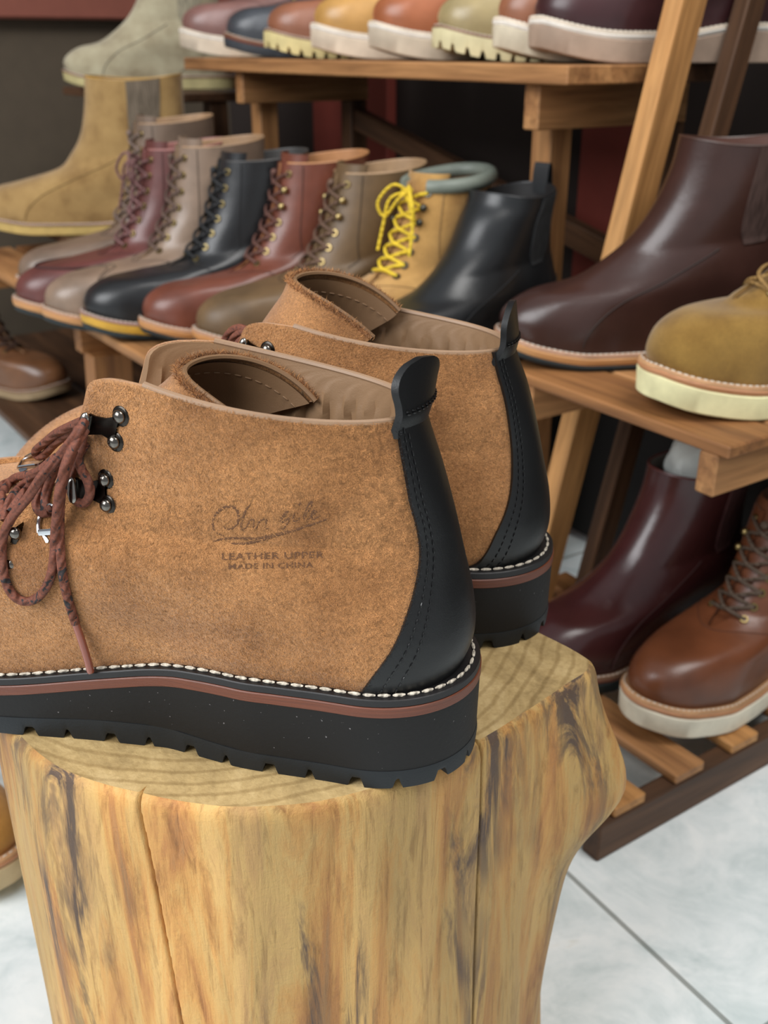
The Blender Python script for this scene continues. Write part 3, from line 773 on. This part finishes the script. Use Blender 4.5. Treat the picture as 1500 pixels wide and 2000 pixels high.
        for L_, w_ in [([(325, 478), (350, 500), (400, 490), (430, 450), (436, 400), (420, 355), (375, 335), (320, 345), (275, 385), (250, 440), (255, 500), (290, 535), (330, 548)], 1.9),
                       ([(528, 312), (500, 345), (480, 385), (465, 430), (455, 480), (462, 505), (490, 490)], 1.6), ([(490, 490), (520, 440), (545, 430), (550, 450), (545, 490), (560, 505)], 1.4), ([(560, 505), (585, 450), (620, 425), (640, 440), (630, 490), (655, 495)], 1.4),
                       ([(740, 425), (770, 385), (800, 370), (775, 400), (745, 435), (760, 445), (800, 420), (815, 390)], 1.5), ([(815, 390), (800, 440), (770, 490), (740, 500)], 1.4), ([(845, 380), (835, 430), (860, 440), (890, 410)], 1.4), ([(878, 315), (886, 318)], 2.6),
                       ([(905, 425), (925, 370), (955, 310), (975, 300), (960, 340), (925, 400), (920, 430), (950, 425)], 1.4), ([(950, 425), (985, 390), (1005, 370), (985, 365), (965, 400), (985, 425), (1040, 395)], 1.4),
                       ([(245, 590), (330, 570), (420, 565), (560, 568), (700, 545), (850, 505), (1000, 455), (1090, 425)], 2.2), ([(380, 605), (480, 605), (600, 580), (720, 545)], 2.0)]:
            ribbon(m_, zz(L_), w_)
        m_.build('stamped_script', INK, root, smooth=False)
        def textline(s, x0, x1, yc, hpx, tilt, name):
            cu = bpy.data.curves.new(name, 'FONT'); cu.body = s; cu.size = 1; cu.resolution_u = 3; cu.space_character = 1.08; cu.offset = .012
            to = bpy.data.objects.new(name, cu); col.objects.link(to); bpy.context.view_layer.update()
            dg = bpy.context.evaluated_depsgraph_get(); me = to.evaluated_get(dg).to_mesh()
            V = np.array([v.co[:] for v in me.vertices]); Fc = [tuple(p_.vertices) for p_ in me.polygons]; to.evaluated_get(dg).to_mesh_clear()
            bpy.data.objects.remove(to)
            mn, mx = V.min(0), V.max(0); u = (V[:, 0] - mn[0]) / (mx[0] - mn[0]); v = (V[:, 1] - mn[1]) / (mx[1] - mn[1])
            W = []
            for a, b in zip(u, v):
                x = x0 + (x1 - x0) * a; W.append(atp(x, yc - (b - .5) * hpx + tilt * (x - x0), .0003)[0])
            m_ = MB(); m_.add(W, Fc); m_.build(name, INK, root, smooth=False, weld=1e-8)
        textline('LEATHER UPPER', 434, 633, 1087, 13, -.02, 'stamped_text'); textline('MADE IN CHINA', 447, 612, 1106, 11, -.02, 'stamped_text')
    # ---- raised nap of the suede
    NF = nap
    if NF:
        th = rng.uniform(.02, PI * .86, NF) * vs; tt_ = rng.uniform(.0, 1, NF) ** .9
        if mir > 0: pass
        keep = np.ones(NF, bool)
        At = np.array([b for a, b in A]); Aa = np.array([a for a, b in A]); o_ = np.argsort(At)
        keep &= np.abs(th) < np.interp(tt_, At[o_], Aa[o_]) - .03
        gap_y = np.array([gapfn(x) if x > tv else 0 for x in tt_]); y_ = np.abs(ls._p(th, tt_)[:, 1]); keep &= (y_ > gap_y + .001) | (np.abs(th) > 1.3)
        P = ls._p(th, tt_); px_, py_ = project(P); keep &= (px_ > -30)
        th = th[keep]; tt_ = tt_[keep]; P = P[keep]; N_ = ls.normal(th, tt_); n = len(th)
        N_ /= np.linalg.norm(N_, axis=1, keepdims=True)
        a = rng.normal(.0, 1.0, n) + 2.2 + 1.2 * np.sin(P[:, 0] * 60 + 3 * np.sin(P[:, 2] * 50)); t1 = np.cross(N_, [0, 1e-3, 1]); t1 /= np.linalg.norm(t1, axis=1, keepdims=True); t2 = np.cross(N_, t1)
        D = np.cos(a)[:, None] * t1 + np.sin(a)[:, None] * t2; S = np.cross(N_, D)
        Ln = rng.uniform(.0006, .0014, n)[:, None]; wd = rng.uniform(.00006, .00012, n)[:, None]; cv = rng.normal(0, .45, n)[:, None]
        p0 = P - N_ * .0001; p1 = p0 + D * Ln * .5 + N_ * Ln * .36 + S * cv * Ln * .25; p2 = p0 + D * Ln + N_ * Ln * .22 + S * cv * Ln
        V = np.stack([p0 - S * wd, p0 + S * wd, p1 - S * wd, p1 + S * wd, p2 - S * wd * .4, p2 + S * wd * .4], 1).reshape(-1, 3)
        b_ = np.arange(n)[:, None] * 6; Fq = np.concatenate([b_ + np.array([0, 1, 3, 2]), b_ + np.array([2, 3, 5, 4])], 1).reshape(-1, 4)
        me = bpy.data.meshes.new('suede_nap'); me.vertices.add(len(V)); me.vertices.foreach_set('co', V.ravel()); me.loops.add(Fq.size); me.loops.foreach_set('vertex_index', Fq.ravel()); me.polygons.add(len(Fq)); me.polygons.foreach_set('loop_start', np.arange(0, Fq.size, 4)); me.update(calc_edges=True)
        me.materials.append(suede('ae7c4e', 420, .5, .0)); ob_ = bpy.data.objects.new('suede_nap', me); col.objects.link(ob_); ob_.parent = root; ob_['kind'] = 'stuff'
    # ragged cut edges
    def fray(name, line, nrm, cnt, ln, parent, mat):
        line = np.asarray(line); k_ = rng.uniform(0, len(line) - 1.001, cnt); i_ = k_.astype(int); f_ = (k_ - i_)[:, None]; P = line[i_] * (1 - f_) + line[i_ + 1] * f_
        nr_ = np.asarray(nrm); Nn = nr_[i_] if nr_.ndim == 2 else np.tile(nr_, (cnt, 1))
        d = Nn + rng.normal(0, .7, (cnt, 3)); d /= np.linalg.norm(d, axis=1, keepdims=True); s_ = np.cross(d, rng.normal(0, 1, (cnt, 3))); s_ /= np.linalg.norm(s_, axis=1, keepdims=True)
        P = P + rng.normal(0, .0005, (cnt, 3)); l_ = rng.uniform(.3, 1, cnt)[:, None] * ln; q = s_ * .00011; c2 = P + d * l_ * .6 + s_ * l_ * .2; c3 = P + d * l_ + s_ * l_ * .6
        V = np.stack([P - q, P + q, c2 - q, c2 + q, c3, c3 + q * .4], 1).reshape(-1, 3); b_ = np.arange(cnt)[:, None] * 6
        m_ = MB(); m_.add(V, [tuple(x) for x in np.concatenate([b_ + np.array([0, 1, 3, 2]), b_ + np.array([2, 3, 5, 4])], 1).reshape(-1, 4)]); m_.build(name, mat, parent, smooth=False, weld=1e-9, kind='stuff')
    fray('frayed_edge', G[-1], np.array([0, 0, 1.]), 4200, .0030, tg, suede('ae7c4e', 420, .5, .0))
    fray('frayed_edge', so[:, 0], np.array([0, 0, 0.3]), 900, .0011, st, plain('1b1c1e', .9))
    return ls, root, M, Mi, pix, atp, project
NEAR = add_hero('hiking_boot', 'tan suede hiking boot nearest the front of the log, stamped side showing, black backstay', (.0345, .3615), 165, 1, (-.022, .030, .034, .034), .42, 110000)
FAR = add_hero('hiking_boot', 'tan suede hiking boot standing behind its mate on the log, only heel and collar showing', (.0810, .4680), 166, -1, (-.006, .030, .036, .022), .0, 60000)

# ================================================================ SHOP BOOTS
def bp(o, **k): return o
def make_boot(label, cat='boot', L=.285, kind='lace', shaft=.143, c='6b4a35', mat=None, sole='leather', solec=None, lace='3a2a22', toe=None,
              lining='a08060', eyelets=7, hooks=0, moc=False, stitch='d8cfc0', group=None, speed=False, tips=None, strands=True, laced=None, metalc='8d7b52', width=.035, th=.90, low=False, padded=None, paper=False, seams=True, bow=False, ext=0, gorec=None):
    root = thing('chelsea_boot' if kind == 'chelsea' else 'lace_up_boot', label, cat, group=group)
    mat = mat or leather(c, .34, .22)
    # sole stack: list of (name, thickness, offset, material)
    heelh = 0.0; fb = 0.0
    if sole == 'leather': stack = [('rubber_outsole', .005, .005, rubber('20282a')), ('leather_midsole', .0075, .0058, layered(solec or 'c08a55'))]; heelh = .020
    elif sole == 'yellow': stack = [('rubber_outsole', .0055, .0045, rubber('20282a')), ('coloured_midsole', .010, .005, rubber(solec or 'c79a3a'))]; heelh = .006
    elif sole == 'wedge': stack = [('wedge_sole', .020, .006, rubber(solec or 'd9d3a6', .7)), ('leather_midsole', .0045, .0062, layered('b9825a'))]; heelh = .0; fb = .010
    elif sole == 'wedge_white': stack = [('wedge_sole', .021, .0055, rubber(solec or 'c9b9a4', .6)), ('midsole_band', .004, .006, rubber('e6e0d6', .6))]; fb = .008
    elif sole == 'lug': stack = [('lugged_sole', .020, .006, rubber(solec or 'cdbf8a', .6))]; fb = .006
    elif sole == 'crepe': stack = [('wedge_sole', .014, .004, rubber(solec or 'b79a5e', .7))]; fb = .004
    else: stack = [('rubber_outsole', .012, .005, rubber(solec or '20282a')), ('leather_midsole', .004, .0055, layered('7a4a3a'))]; heelh = .010
    spring = lambda x: .014 * np.clip((x / L - .70) / .30, 0, 1) ** 2
    ramp_ = lambda x: (1 - sm(.26 * L, .52 * L, x))
    base = lambda x: spring(x) + heelh * ramp_(x)
    tot = sum(s_[1] for s_ in stack) + .0028
    fe = lambda x: base(x) + tot + fb * ramp_(x)
    f0 = float(fe(np.array(L))); b0 = float(fe(np.array(0.)))
    top = b0 + shaft
    if kind == 'chelsea':
        fp = [(L - .001, f0), (L + .001, f0 + .012), (L - .007, f0 + .026 * th), (L - .028, f0 + .039 * th), (L - .062, f0 + .048 * th), (L - .092, f0 + .062), (L - .116, f0 + .084), (L - .134, f0 + .112)]
        fp += [(L - .145, .5 * (f0 + .112 + top)), (L - .150, top - .002)]
    else:
        fp = [(L - .001, f0), (L + .000, f0 + .010), (L - .007, f0 + .025 * th), (L - .027, f0 + .036 * th), (L - .060, f0 + .040 * th), (L - .085, f0 + .046 * th), (L - .107, f0 + .058 * th), (L - .124, f0 + .076), (L - .136, f0 + .100)]
        if low: fp += [(L - .144, f0 + .122)]
        else: fp += [(L - .145, .5 * (f0 + .103 + top)), (L - .150, top - .004)]
    if ext: fp = fp[:5] + [(x_ - ext, z_) for x_, z_ in fp[5:]]
    bk = [(.004, b0), (-.001, b0 + .015), (.000, b0 + .035), (.008, b0 + .06), (.017, b0 + .09), (.022, b0 + .5 * (.09 + shaft)), (.022, top + (.004 if kind == 'lace' else 0))]
    ls = Last(L, width - .004, width - .004, fe, fp, bk, wc=.041 if shaft > .13 else .038, ankle=.036, mir=1, sag=.006 if kind == 'chelsea' else .002)
    tv = .47 if kind != 'chelsea' else None
    gap = .009 if kind != 'chelsea' else 0
    mm, o, i = upper_mesh(ls, tv=tv, gap=gap, nt=84, nr=56, thick=.0018)
    up = mm.build('upper', mat, root)
    # lining
    mm, lo, li = upper_mesh(ls, t0=.35, tv=tv, gap=gap, nt=84, nr=30, thick=.0012, off=-.002, tmax=.997)
    mm.cap(li[0]); mm.build('lining', leather(lining, .6), root)
    if padded:
        m_ = MB(); r_ = ls.surf(np.linspace(.35, 2 * PI - .35, 60), np.full(60, .985), -.002); m_.tube(r_, .0075, 10); m_.build('padded_collar', leather(padded, .5), root)
    # welt
    m_ = MB(); sole_layer(m_, ls, lambda x: fe(x) - .0028, lambda x: fe(x) + .0003, .0055, .0052, 110, round_=.0004)
    we = m_.build('welt', leather({'leather': 'a98268', 'wedge': 'b58a62', 'wedge_white': 'cfc0ac', 'yellow': '8b6a60'}.get(sole, '7b5a44'), .5), root)
    if stitch:
        m_ = MB(); q = ls.outline(200, .0030); q = np.column_stack([q, fe(q[:, 0]) + .0006]); dashes(m_, np.vstack([q, q[:1]]), .0006, .0038, .0014, seg=5); m_.build('welt_stitch', plain(stitch), we, label='pale welt stitching')
    z_up = [-.0028]
    acc = 0.0
    for k, (nm, th_, of, sm_) in enumerate(stack):
        lo_ = acc; hi_ = acc + th_; last = k == len(stack) - 1
        zl = (lambda x, a=lo_, k=k: base(x) * (1 if k or heelh else (spring(x) / np.maximum(base(x), 1e-9))) + a + (fb * ramp_(x) if k else 0))
        zh = (lambda x, a=hi_, last=last: base(x) + a + fb * ramp_(x))
        m_ = MB()
        if nm == 'lugged_sole':
            n = 500; q = ls.outline(n, of); s_ = np.r_[0, np.cumsum(np.linalg.norm(np.diff(q, axis=0), axis=1))]; ph = s_ % .017
            nt_ = np.clip(np.minimum(ph, .006 - ph) / .001, 0, 1) * (ph < .006)
            f_ = lambda off, z: np.column_stack([ls.outline(n, off), z])
            a1 = f_(of, zh(q[:, 0])); a2 = f_(of + .0005, zl(q[:, 0]) + .008); a3 = f_(of, zl(q[:, 0]) + nt_ * .007); a4 = f_(of - .012, zl(q[:, 0]) + nt_ * .007); a5 = f_(of - .014, zl(q[:, 0]) + .007)
            m_.grid([a1, a2, a3, a4, a5], cv=True); m_.cap(a1); m_.cap(a5)
        else: sole_layer(m_, ls, zl, zh, of - .0008, of, 110, round_=min(.0012, th_ * .2))
        m_.build(nm, sm_, root); acc = hi_
    if heelh:
        m_ = MB(); sole_layer(m_, ls, lambda x: 0 * x, lambda x: 0 * x + heelh - .0003, .004, .004, 90, xr=(-1, .26 * L)); m_.build('heel_block', layered('3a2a22') if sole == 'leather' else rubber('20282a'), root)
    smat = plain('%02x%02x%02x' % tuple(int(int(c[j:j + 2], 16) * .70) for j in (0, 2, 4)), .7)
    def seam(_, ls_, pts, off=.0006, r=.0005, n=60):
        m_ = MB(); p = spl(pts, n); m_.tube(ls_.surf(p[:, 0], p[:, 1], off), r, 5); m_.build('seam', smat, root)
    sd = None
    if not seams: seam = lambda *a, **k: None
    # heel counter and vamp seams
    seam(sd, ls, [(PI * .62, 0.02), (PI * .70, .16), (PI * .80, .30), (PI * .93, .36), (PI, .36), (PI * 1.07, .36), (PI * 1.20, .30), (PI * 1.30, .16), (PI * 1.38, .02)], .0004, .0006)
    if toe == 'cap':
        for dt in (0, .035): seam(sd, ls, [(a, .02 + .36 * math.cos(a / .86 * PI / 2) ** .8 - dt * math.cos(a / .86 * PI / 2)) for a in np.linspace(0, .86, 14)], .0004, .0005); seam(sd, ls, [(2 * PI - a, .02 + .36 * math.cos(a / .86 * PI / 2) ** .8 - dt * math.cos(a / .86 * PI / 2)) for a in np.linspace(0, .86, 14)], .0004, .0005)
    if moc:
        q = [(a, .17 + .08 * (a / 1.25)) for a in np.linspace(0, 1.25, 20)]; seam(sd, ls, q, .001, .0014, 80); seam(sd, ls, [(2 * PI - a, b) for a, b in q], .001, .0014, 80)
    if kind == 'chelsea':
        a0, a1 = PI * .50, PI * .73
        for sg in (1, -1):
            m_, so = patch(ls, [(sg * a0, .995), (sg * (a0 + .04), .8), (sg * (a0 + .14), .62), (sg * (a0 + .26), .52)], [(sg * a1, .995), (sg * (a1 - .03), .8), (sg * (a1 - .10), .62), (sg * (a1 - .22), .52)], .0011, 30, 40, .0012)
            t_ = NT('ribbed elastic'); v_ = t_.coord((1, 1, .02)); cc_ = t_.ramp(t_.noise(v_, 700, 1), [(.4, tuple(x * .55 for x in srgb(gorec or c)[:3]) + (1,)), (.6, tuple(x * .9 + .01 for x in srgb(gorec or c)[:3]) + (1,))])
            m_.build('elastic_gore', t_.fin(cc_, .9), root)
        seam(sd, ls, [(PI * .50, .52), (PI * .42, .40), (PI * .36, .22), (PI * .33, .02)], .0005, .0006); seam(sd, ls, [(PI * 1.5, .52), (PI * 1.58, .40), (PI * 1.64, .22), (PI * 1.67, .02)], .0005, .0006)
        m_ = MB(); r_ = ls.surf(np.linspace(0, 2 * PI, 90), np.full(90, .999), -.001); m_.tube(r_, .0014, 6); m_.build('top_binding', leather(c, .4), root)
        for th_ in ((PI,) if tips is None else tips):
            bpt = ls.surf(th_, 1.0, .001); m_ = MB(); rows = []
            for s_ in np.linspace(0, PI, 14): 
                c_ = bpt + np.array([(.004 * math.cos(s_)) * (1 if th_ > 1 else -1), 0, -.010 + .030 * math.sin(s_)])
                rows.append([c_ + np.array([0, y, 0]) for y in np.linspace(-.010, .010, 5)])
            rows = np.array(rows); m_.grid(rows); m_.grid(rows + np.array([.0012, 0, 0]), flip=True); m_.build('pull_loop', leather(c, .6), root)
    else:
        # tongue
        rows = []
        for b in np.linspace(0, 1, 26):
            t_ = .40 + b * .60; c_ = ls._p(0.0, t_); wd = .014 + .014 * b
            rows.append([(c_[0] - .0045 - (.006 + .012 * b) * (1 - math.cos(a)), wd * math.sin(a), c_[2] - .002 * (1 - b) - .001 + (.010 * b ** 4)) for a in np.linspace(-1.45, 1.45, 20)])
        G = np.array(rows); m_ = MB(); m_.grid(G); m_.grid(G - np.array([.002, 0, 0]), flip=True); m_.grid([G[-1], G[-1] - np.array([.002, 0, 0])]); m_.build('tongue', mat if speed is False else mat, root)
        # eyelets
        ts = np.linspace(.54, .955, eyelets); holes = []
        for k, t_ in enumerate(ts):
            a = np.linspace(0, 1.4, 200); y = np.abs(ls._p(a, np.full(200, t_))[:, 1]); th_ = float(np.interp(gap + .0085, y, a))
            for sg in (1, -1):
                p_ = ls.surf(sg * th_, t_, .0008); n_ = ls.normal(sg * th_, t_)
                hooked = k >= eyelets - hooks and k < eyelets - (1 if hooks and not speed else 0)
                if hooked: hk = MB(); hk.ball(p_ + n_ * .0035, .0042, n_, .8, 12); hk.tube([p_, p_ + n_ * .003], .002, 8); hk.build('lace_hook', metal(metalc, .3), root)
                else: em = MB(); em.ring(p_, n_, .0030, .0011, 16, 6); em.build('eyelet', metal(metalc, .35), root)
                holes.append((sg, th_, t_, hooked))
        # laces
        m_ = MB()
        nl = eyelets if laced is None else laced
        def at(k, sg, off): 
            a = np.linspace(0, 1.4, 200); y = np.abs(ls._p(a, np.full(200, ts[k]))[:, 1]); th_ = float(np.interp(gap + .0085, y, a)); return ls.surf(sg * th_, ts[k], off)
        if strands:
            for k in range(nl):
                L_ = at(k, 1, .0012); R_ = at(k, -1, .0012)
                if k == 0: m_.tube(spl([L_, (L_ + R_) / 2 + np.array([.004, 0, .004]), R_], 14), .0017, 6)
                if k < nl - 1:
                    for sg in (1, -1):
                        a_ = at(k, sg, .0015); b_ = at(k + 1, -sg, .002); c_ = ls.surf(0.0, (ts[k] + ts[k + 1]) / 2, .0045 + .0014 * sg)
                        m_.tube(spl([a_, a_ * .6 + c_ * .4 + np.array([.002, 0, .001]), c_, b_ * .6 + c_ * .4 + np.array([.002, 0, .001]), b_], 16), .0017, 6)
            # bow
            k = nl - 1; c_ = ls.surf(0.0, ts[k], .006)
            for sg in ((1, -1) if bow else ()):
                m_.tube(spl([c_, c_ + np.array([.012, sg * .012, .006]), c_ + np.array([.020, sg * .026, -.012]), c_ + np.array([.014, sg * .022, -.026]), c_ + np.array([.008, sg * .008, -.008]), c_], 26), .0016, 6)
                m_.tube(spl([c_, c_ + np.array([.012, sg * .016, -.008]), c_ + np.array([.016, sg * .022, -.034]), c_ + np.array([.022, sg * .024, -.060])], 20), .0016, 6)
            m_.ball(c_, .004)
            m_.build('lace', cord(lace), root)
        # eyestay edge seams
        for sg in (1, -1):
            q = []
            for t_ in np.linspace(.50, .99, 12):
                a = np.linspace(0, 1.6, 200); y = np.abs(ls._p(a, np.full(200, t_))[:, 1]); q.append((sg * float(np.interp(gap + .020 + .012 * (1 - t_), y, a)), t_))
            seam(sd, ls, q, .0004, .0005)
            seam(sd, ls, [(sg * .0, .46), (sg * .6, .45), (sg * 1.15, .34), (sg * 1.45, .18), (sg * 1.6, .03)], .0003, .0004)
        if not padded:
            m_ = MB(); r_ = ls.surf(np.linspace(.3, 2 * PI - .3, 90), np.full(90, .999), -.001); m_.tube(r_, .0013, 6); m_.build('top_binding', leather(lining, .5), root)
    root['_L'] = L; root['_E'] = ext
    return root, ls, base
def put_shaft(root, px, zs, z, ang):
    L = root['_L']; P = Pz(px[0], px[1], zs); a = math.radians(ang); s_ = L - .150 - root['_E']; del root['_E']
    root.location = (P[0] - math.cos(a) * s_, P[1] - math.sin(a) * s_, z); root.rotation_euler = (0, 0, a); del root['_L']
def put(root, toe_px, z, ang, spring=.014):
    del root['_E']
    """stand the boot on height z with its toe tip seen above the given point of the shelf"""
    L = root['_L']; P = Pz(toe_px[0], toe_px[1], z)
    a = math.radians(ang); root.location = (P[0] - math.cos(a) * L, P[1] - math.sin(a) * L, z); root.rotation_euler = (0, 0, a)
    del root['_L']
ZM = .3005
SP = 'boots in a row on the long middle shelf'
B = make_boot('taupe leather lace-up boot, farthest left on the middle shelf', c='6f5d4f', lace='6d5a50', sole='leather', group=SP, eyelets=7, shaft=0.178, ext=.018, L=.295)[0]; put_shaft(B, (262, 240), .510, ZM, 208)
B = make_boot('burgundy moc-toe lace-up boot between two taupe boots', c='5c3430', lace='6d4a48', sole='leather', group=SP, moc=True, bow=True, lining='9a6660', shaft=0.157, ext=.018, L=.295)[0]; put_shaft(B, (280, 290), .489, ZM, 208)
B = make_boot('greyish-beige cap-toe lace-up boot left of the black lace-up boot', c='7d6959', lace='5b463c', sole='leather', group=SP, toe='cap', shaft=0.164, ext=.018, L=.295)[0]; put_shaft(B, (345, 285), .496, ZM, 208)
B = make_boot('black leather lace-up boot with mustard midsole', c='1a1b1d', lace='18191b', sole='yellow', group=SP, metalc='9a8a62', lining='3c3a38', shaft=0.163, ext=.018, L=.295)[0]; put_shaft(B, (430, 318), .481, ZM, 208)
B = make_boot('reddish-brown leather lace-up boot with brass hooks and tan sole edge', c='66382a', lace='5a382e', sole='leather', group=SP, hooks=3, lining='b07c50', metalc='a08c60', shaft=0.152, ext=.018, L=.295)[0]; put_shaft(B, (548, 316), .484, ZM, 208)
B = make_boot('olive-brown lace-up boot with ochre toe and brass hooks', c='57442f', lace='5d4434', sole='leather', group=SP, hooks=3, lining='a38462', metalc='a08c60', mat=leather('5e4930', .5), shaft=0.146, ext=.018, L=.295)[0]; put_shaft(B, (660, 336), .478, ZM, 210)
B = make_boot('tan nubuck work boot with bright yellow laces and grey padded collar', c='a9824c', bow=True, width=.033, lace='e0c02c', sole='lug', group=SP, hooks=3, mat=suede('a9824c', 500, .12, .2), padded='6f766c', metalc='55524a', stitch='e0d2b0', shaft=0.148, L=.27)[0]; put_shaft(B, (812, 350), .4765, ZM, 222)
B = make_boot('plain black leather chelsea boot behind the rear hiking boot', c='1a1c1e', kind='chelsea', group=SP, lining='1c1a1a', shaft=0.142, L=.262, sole='rubber')[0]; put_shaft(B, (942, 378), .468, ZM, 222)
B = make_boot('dark brown grained chelsea boot with natural welt on the right shelf', c='40281f', kind='chelsea', lining='5a3a30', sole='leather', solec='c4905c', shaft=.165, mat=leather('37221d', .3, .15, 500))[0]; put(B, (975, 700), .3305, 182)
B = make_boot('ochre suede lace-up boot on cream wedge sole at the shelf end', c='9a7436', mat=suede('80622f', 500, .12, .2), lace='8a6a38', sole='wedge', moc=False, lining='8a6a40', solec='d8d2a4', shaft=.10, low=True, L=.29, eyelets=4, seams=False, th=1.05, ext=-.014)[0]; put(B, (1258, 800), .3305, 194)
# low shelf
B = make_boot('brown pull-up leather hiker with olive laces on cream wedge sole, bottom rack', c='7a4426', lace='4a3a2c', sole='wedge', solec='ded8c4', lining='5a3a2a', hooks=3, L=.29, shaft=.14, mat=leather('603620', .33, .25, 500))[0]; put(B, (1238, 1432), .0465, 214)
B = make_boot('glossy burgundy chelsea boot behind the brown hiker on the bottom rack', c='4a211f', kind='chelsea', lining='6a6660', sole='rubber', mat=leather('3a1c1c', .25, .15, 500), shaft=.165)[0]; put(B, (1020, 1350), .0465, 212)
mar = B
bpy.context.view_layer.update()
m = MB(); rows = []
for ph in np.linspace(-PI / 2, PI / 2, 22):
    rows.append([(math.cos(ph) * math.cos(t_) * r_, math.cos(ph) * math.sin(t_) * r_ * .7, math.sin(ph) * r_ * .8) for t_ in np.linspace(0, 2 * PI, 36, endpoint=False) for r_ in [.042 * (1 + .06 * math.sin(4 * t_ + 3 * ph) + .03 * math.sin(7 * t_ - 5 * ph))]])
m.grid(rows, cv=True)
o = m.build('paper_stuffing', plain('c4c8c4', .8), sharp=20); tag(o, 'crumpled pale grey paper stuffed in the top of the burgundy chelsea boot', 'paper')
a_ = mar.rotation_euler[2]; o.location = (mar.location[0] + math.cos(a_) * .075, mar.location[1] + math.sin(a_) * .075, mar.location[2] + .190); o.rotation_euler = (0, 0, a_)
# top shelf
TP = 'shoes in a row along the top board'
ZT = .5845
for (x, lab, kw) in [
    (340, 'mauve-brown boot with pale sole, farthest left on the top board', dict(c='7a5750', sole='wedge_white')),
    (425, 'black boot with dark red midsole on the top board', dict(c='3a3d42', sole='rubber', solec='3a3f45')),
    (505, 'brown boot on pale yellow lugged sole, third from left on the top board', dict(c='8a5840', sole='lug', solec='c9ba84')),
    (595, 'mustard-yellow boot on white-banded sole on the top board', dict(c='b5884a', sole='wedge_white')),
    (708, 'orange-brown boot on pale wedge sole next to the mustard boot', dict(c='9a5a38', sole='wedge_white', solec='b9ab97')),
    (835, 'olive-tan boot on cream lugged sole near the middle of the top board', dict(c='9b8a62', sole='lug', solec='c9c098', dv=.028)),
    (952, 'brown boot on pale sole, second from right on the top board', dict(c='8d5a40', sole='wedge_white', solec='c6bba4', dv=.010, width=.029, an=188)),
    (1025, 'dark oxblood boot on white sole at the right end of the top board', dict(c='3b2022', sole='wedge_white', solec='a08a78', an=191, dv=.012, L=.27))]:
    dv = kw.pop('dv', .010); an = kw.pop('an', 188)
    tl = kw.pop('L', .28)
    B = make_boot(lab, L=tl, group=TP, lace='4a3a30', eyelets=5, shaft=.12, **kw)[0]
    P = Pplane(x, 100, R(0, TV + dv, 0), BV); a = math.radians(an)
    P = P + np.array([.012, .02, 0])
    B.location = (P[0] - math.cos(a) * tl, P[1] - math.sin(a) * tl, ZT); B.rotation_euler = (0, 0, a); del B['_L'], B['_E']
# left risers
B = make_boot('large tan suede chelsea boot at the left edge above the lace-up row', c='a5803f', mat=suede('93764a', 400, .1, .15), kind='chelsea', gorec='6b5d4c', lining='8a6a40', sole='crepe', solec='b59a5c', shaft=.204, L=.35, ext=.035, width=.039, tips=())[0]; put(B, (-25, 448), .338, 176)
B = make_boot('pale grey-beige suede boot high on the left behind the tan chelsea', c='9c937c', mat=suede('9c937a', 400, .08, .15), kind='chelsea', lining='8a8068', sole='crepe', solec='b5a878', shaft=.17, tips=())[0]; put(B, (132, 174), .533, 185)
B = make_boot('brown leather lace-up boot on the low shelf at the left edge', c='6f4a30', lace='4b342a', sole='crepe', solec='a08a6a', L=.28, shaft=.12, eyelets=6, mat=leather('6f4a30', .3, .25))[0]; put(B, (128, 780), .0705, 335)
B = make_boot('tan boot with cream wedge sole standing on the floor left of the log', c='a87838', mat=suede('a87838', 500, .1, .2), lace='5a4030', sole='wedge', solec='c9b48c', L=.29, shaft=.12)[0]; put(B, (40, 1735), .0, -25)
